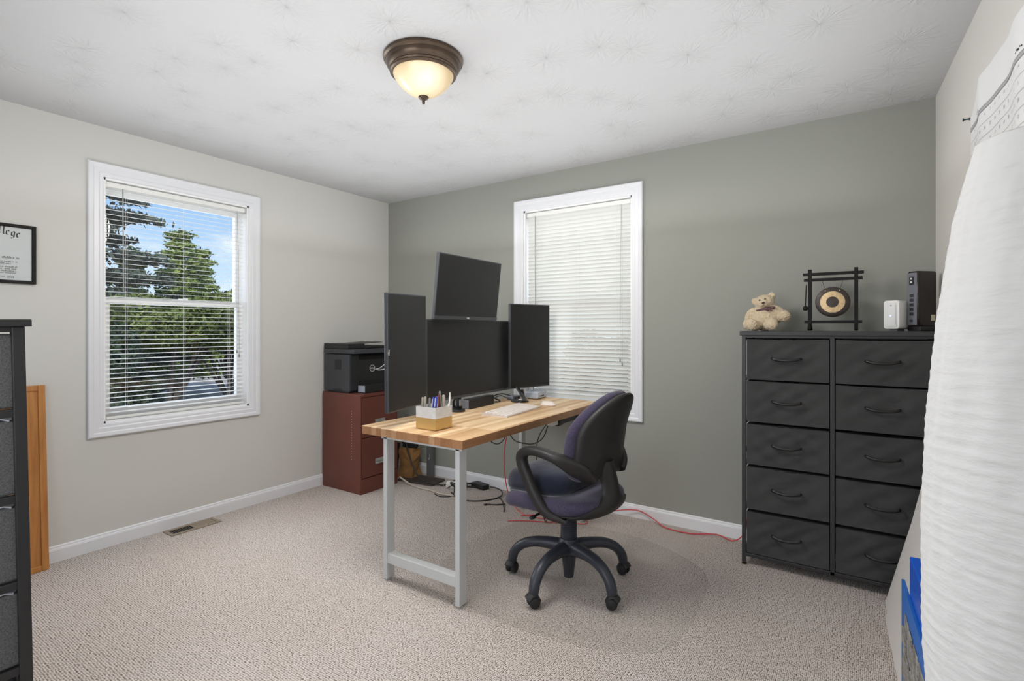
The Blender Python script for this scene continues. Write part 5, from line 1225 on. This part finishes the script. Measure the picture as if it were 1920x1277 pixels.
def conifer(label, x, y, zb, h, rad, m, seed, n=14000, size=0.07, gap=0.5, tops=1, group='trees beyond the left window'):
    rng = np.random.default_rng(seed); root = thing('conifer_tree', label, 'tree', (x, y, zb), group=group); P = []
    b = MB()
    for tI in range(tops):
        ox, oy = (0, 0) if tops == 1 else (rng.uniform(-0.45, 0.45)*rad, (tI/(tops-1)-0.5)*1.25*rad); hh_ = h*(1 if tI == tops//2 else rng.uniform(0.84, 0.97))
        b.tube([(ox*0.2, oy*0.2, 0), (ox*0.8, oy*0.8, hh_*0.4), (ox, oy, hh_*0.97)], 0.10, 8, radii=[0.16, 0.11, 0.02])
        lv = int(hh_/gap)
        for i in range(lv):
            z = hh_*(0.10+0.88*i/lv); rr = (rad if tops == 1 else rad*0.62)*(1-(z/hh_))**0.75+0.06; nb = 9
            for k in range(nb):
                a = rng.uniform(0, 6.28); L = rr*rng.uniform(0.6, 1.1); m_ = int(n/(lv*nb*tops)); t = rng.uniform(0.12, 1, m_)**0.8
                q = np.stack([ox+np.cos(a)*L*t, oy+np.sin(a)*L*t, z-0.16*L*t**1.5+0.10*L*t**3], 1)
                q += rng.normal(size=(m_, 3))*np.array([0.10, 0.10, 0.045])*(0.5+0.8*(1-t))[:, None]*rad**0.5; P.append(q)
                b.tube([(ox, oy, z), (ox+math.cos(a)*L*0.9, oy+math.sin(a)*L*0.9, z-0.12*L)], 0.02, 5, radii=[0.025, 0.006])
    b.build('trunk', M['bark'], root, 60); leaf_mesh('crown', np.concatenate(P), size, rng, m, root)
def bush(name, label, x, y, zb, r_, m, seed, n=9000, size=0.06, cat='bush', trunk=0.0, group='bushes beyond the left window'):
    rng = np.random.default_rng(seed); root = thing(name, label, cat, (x, y, zb), group=group)
    k = 16; C_ = rng.normal(size=(k, 3))*0.42; C_[:, 2] = np.abs(C_[:, 2]); P = []
    for c in C_:
        q = rng.normal(size=(n//k, 3)); q /= np.linalg.norm(q, axis=1)[:, None]; q *= rng.uniform(0.6, 1, (n//k, 1))**0.5*0.52; P.append(c+q)
    P = np.concatenate(P)*np.array(r_)+np.array([0, 0, trunk+r_[2]*0.45]); P[:, 2] = np.maximum(P[:, 2], 0.03)
    b = MB(); 
    for i in range(6): b.tube([(0, 0, 0), tuple(C_[i]*np.array(r_)*0.5+np.array([0, 0, trunk*0.6+r_[2]*0.3])), tuple(C_[i]*np.array(r_)+np.array([0, 0, trunk+r_[2]*0.45]))], 0.03, 6, radii=[0.05, 0.03, 0.01])
    b.build('stems', M['bark'], root, 60); leaf_mesh('foliage', P, size, rng, m, root)
conifer('dark open-branched conifer at the left of the left window view', -10.2, 0.9, -0.55, 7.8, 2.3, M['leafdark'], 1, 14000, 0.085, 0.52)
conifer('sunlit yellow-green conifer with several tops in the left window view', -12.2, 3.35, -0.4, 4.6, 1.5, M['leafgold'], 2, 34000, 0.075, 0.28, 3)
bush('round_tree', 'dark round tree low at the right of the left window view', -13.4, 5.4, -0.3, (1.1, 1.4, 1.2), M['leafdeep'], 4, 14000, 0.09, 'tree', 0.7, 'trees beyond the left window')
bush('round_tree', 'dark round tree below the conifers in the left window view', -15.2, 3.0, -0.2, (1.4, 2.6, 1.1), M['leafdark'], 5, 18000, 0.10, 'tree', 0.6, 'trees beyond the left window')
bush('leafy_tree', 'bright green low-branching tree seen through the lower left sash', -8.2, 1.55, -0.6, (0.8, 1.5, 0.62), M['leaf'], 6, 15000, 0.06, 'tree', 1.45, 'leafy trees beyond the left window')
bush('leafy_tree', 'olive low-branching tree at the right of the lower left sash', -9.6, 3.5, -0.5, (0.8, 1.1, 0.62), M['leafolive'], 8, 11000, 0.065, 'tree', 1.25, 'leafy trees beyond the left window')
bush('shrub', 'deep green shrub at the left of the lower left sash', -6.3, 0.10, -0.75, (0.6, 0.55, 1.05), M['leafdeep'], 7, 10000, 0.06)
bush('shrub', 'olive shrub outside the back window behind the monitors', 1.6, 6.0, -0.8, (1.1, 0.9, 1.3), M['leafolive'], 12, 9000, 0.08, group='bushes beyond the back window')
bush('shrub', 'grey-green shrub outside the back window behind the cords', -1.2, 7.5, -0.8, (1.1, 0.9, 1.2), M['leafdark'], 13, 9000, 0.08, group='bushes beyond the back window')
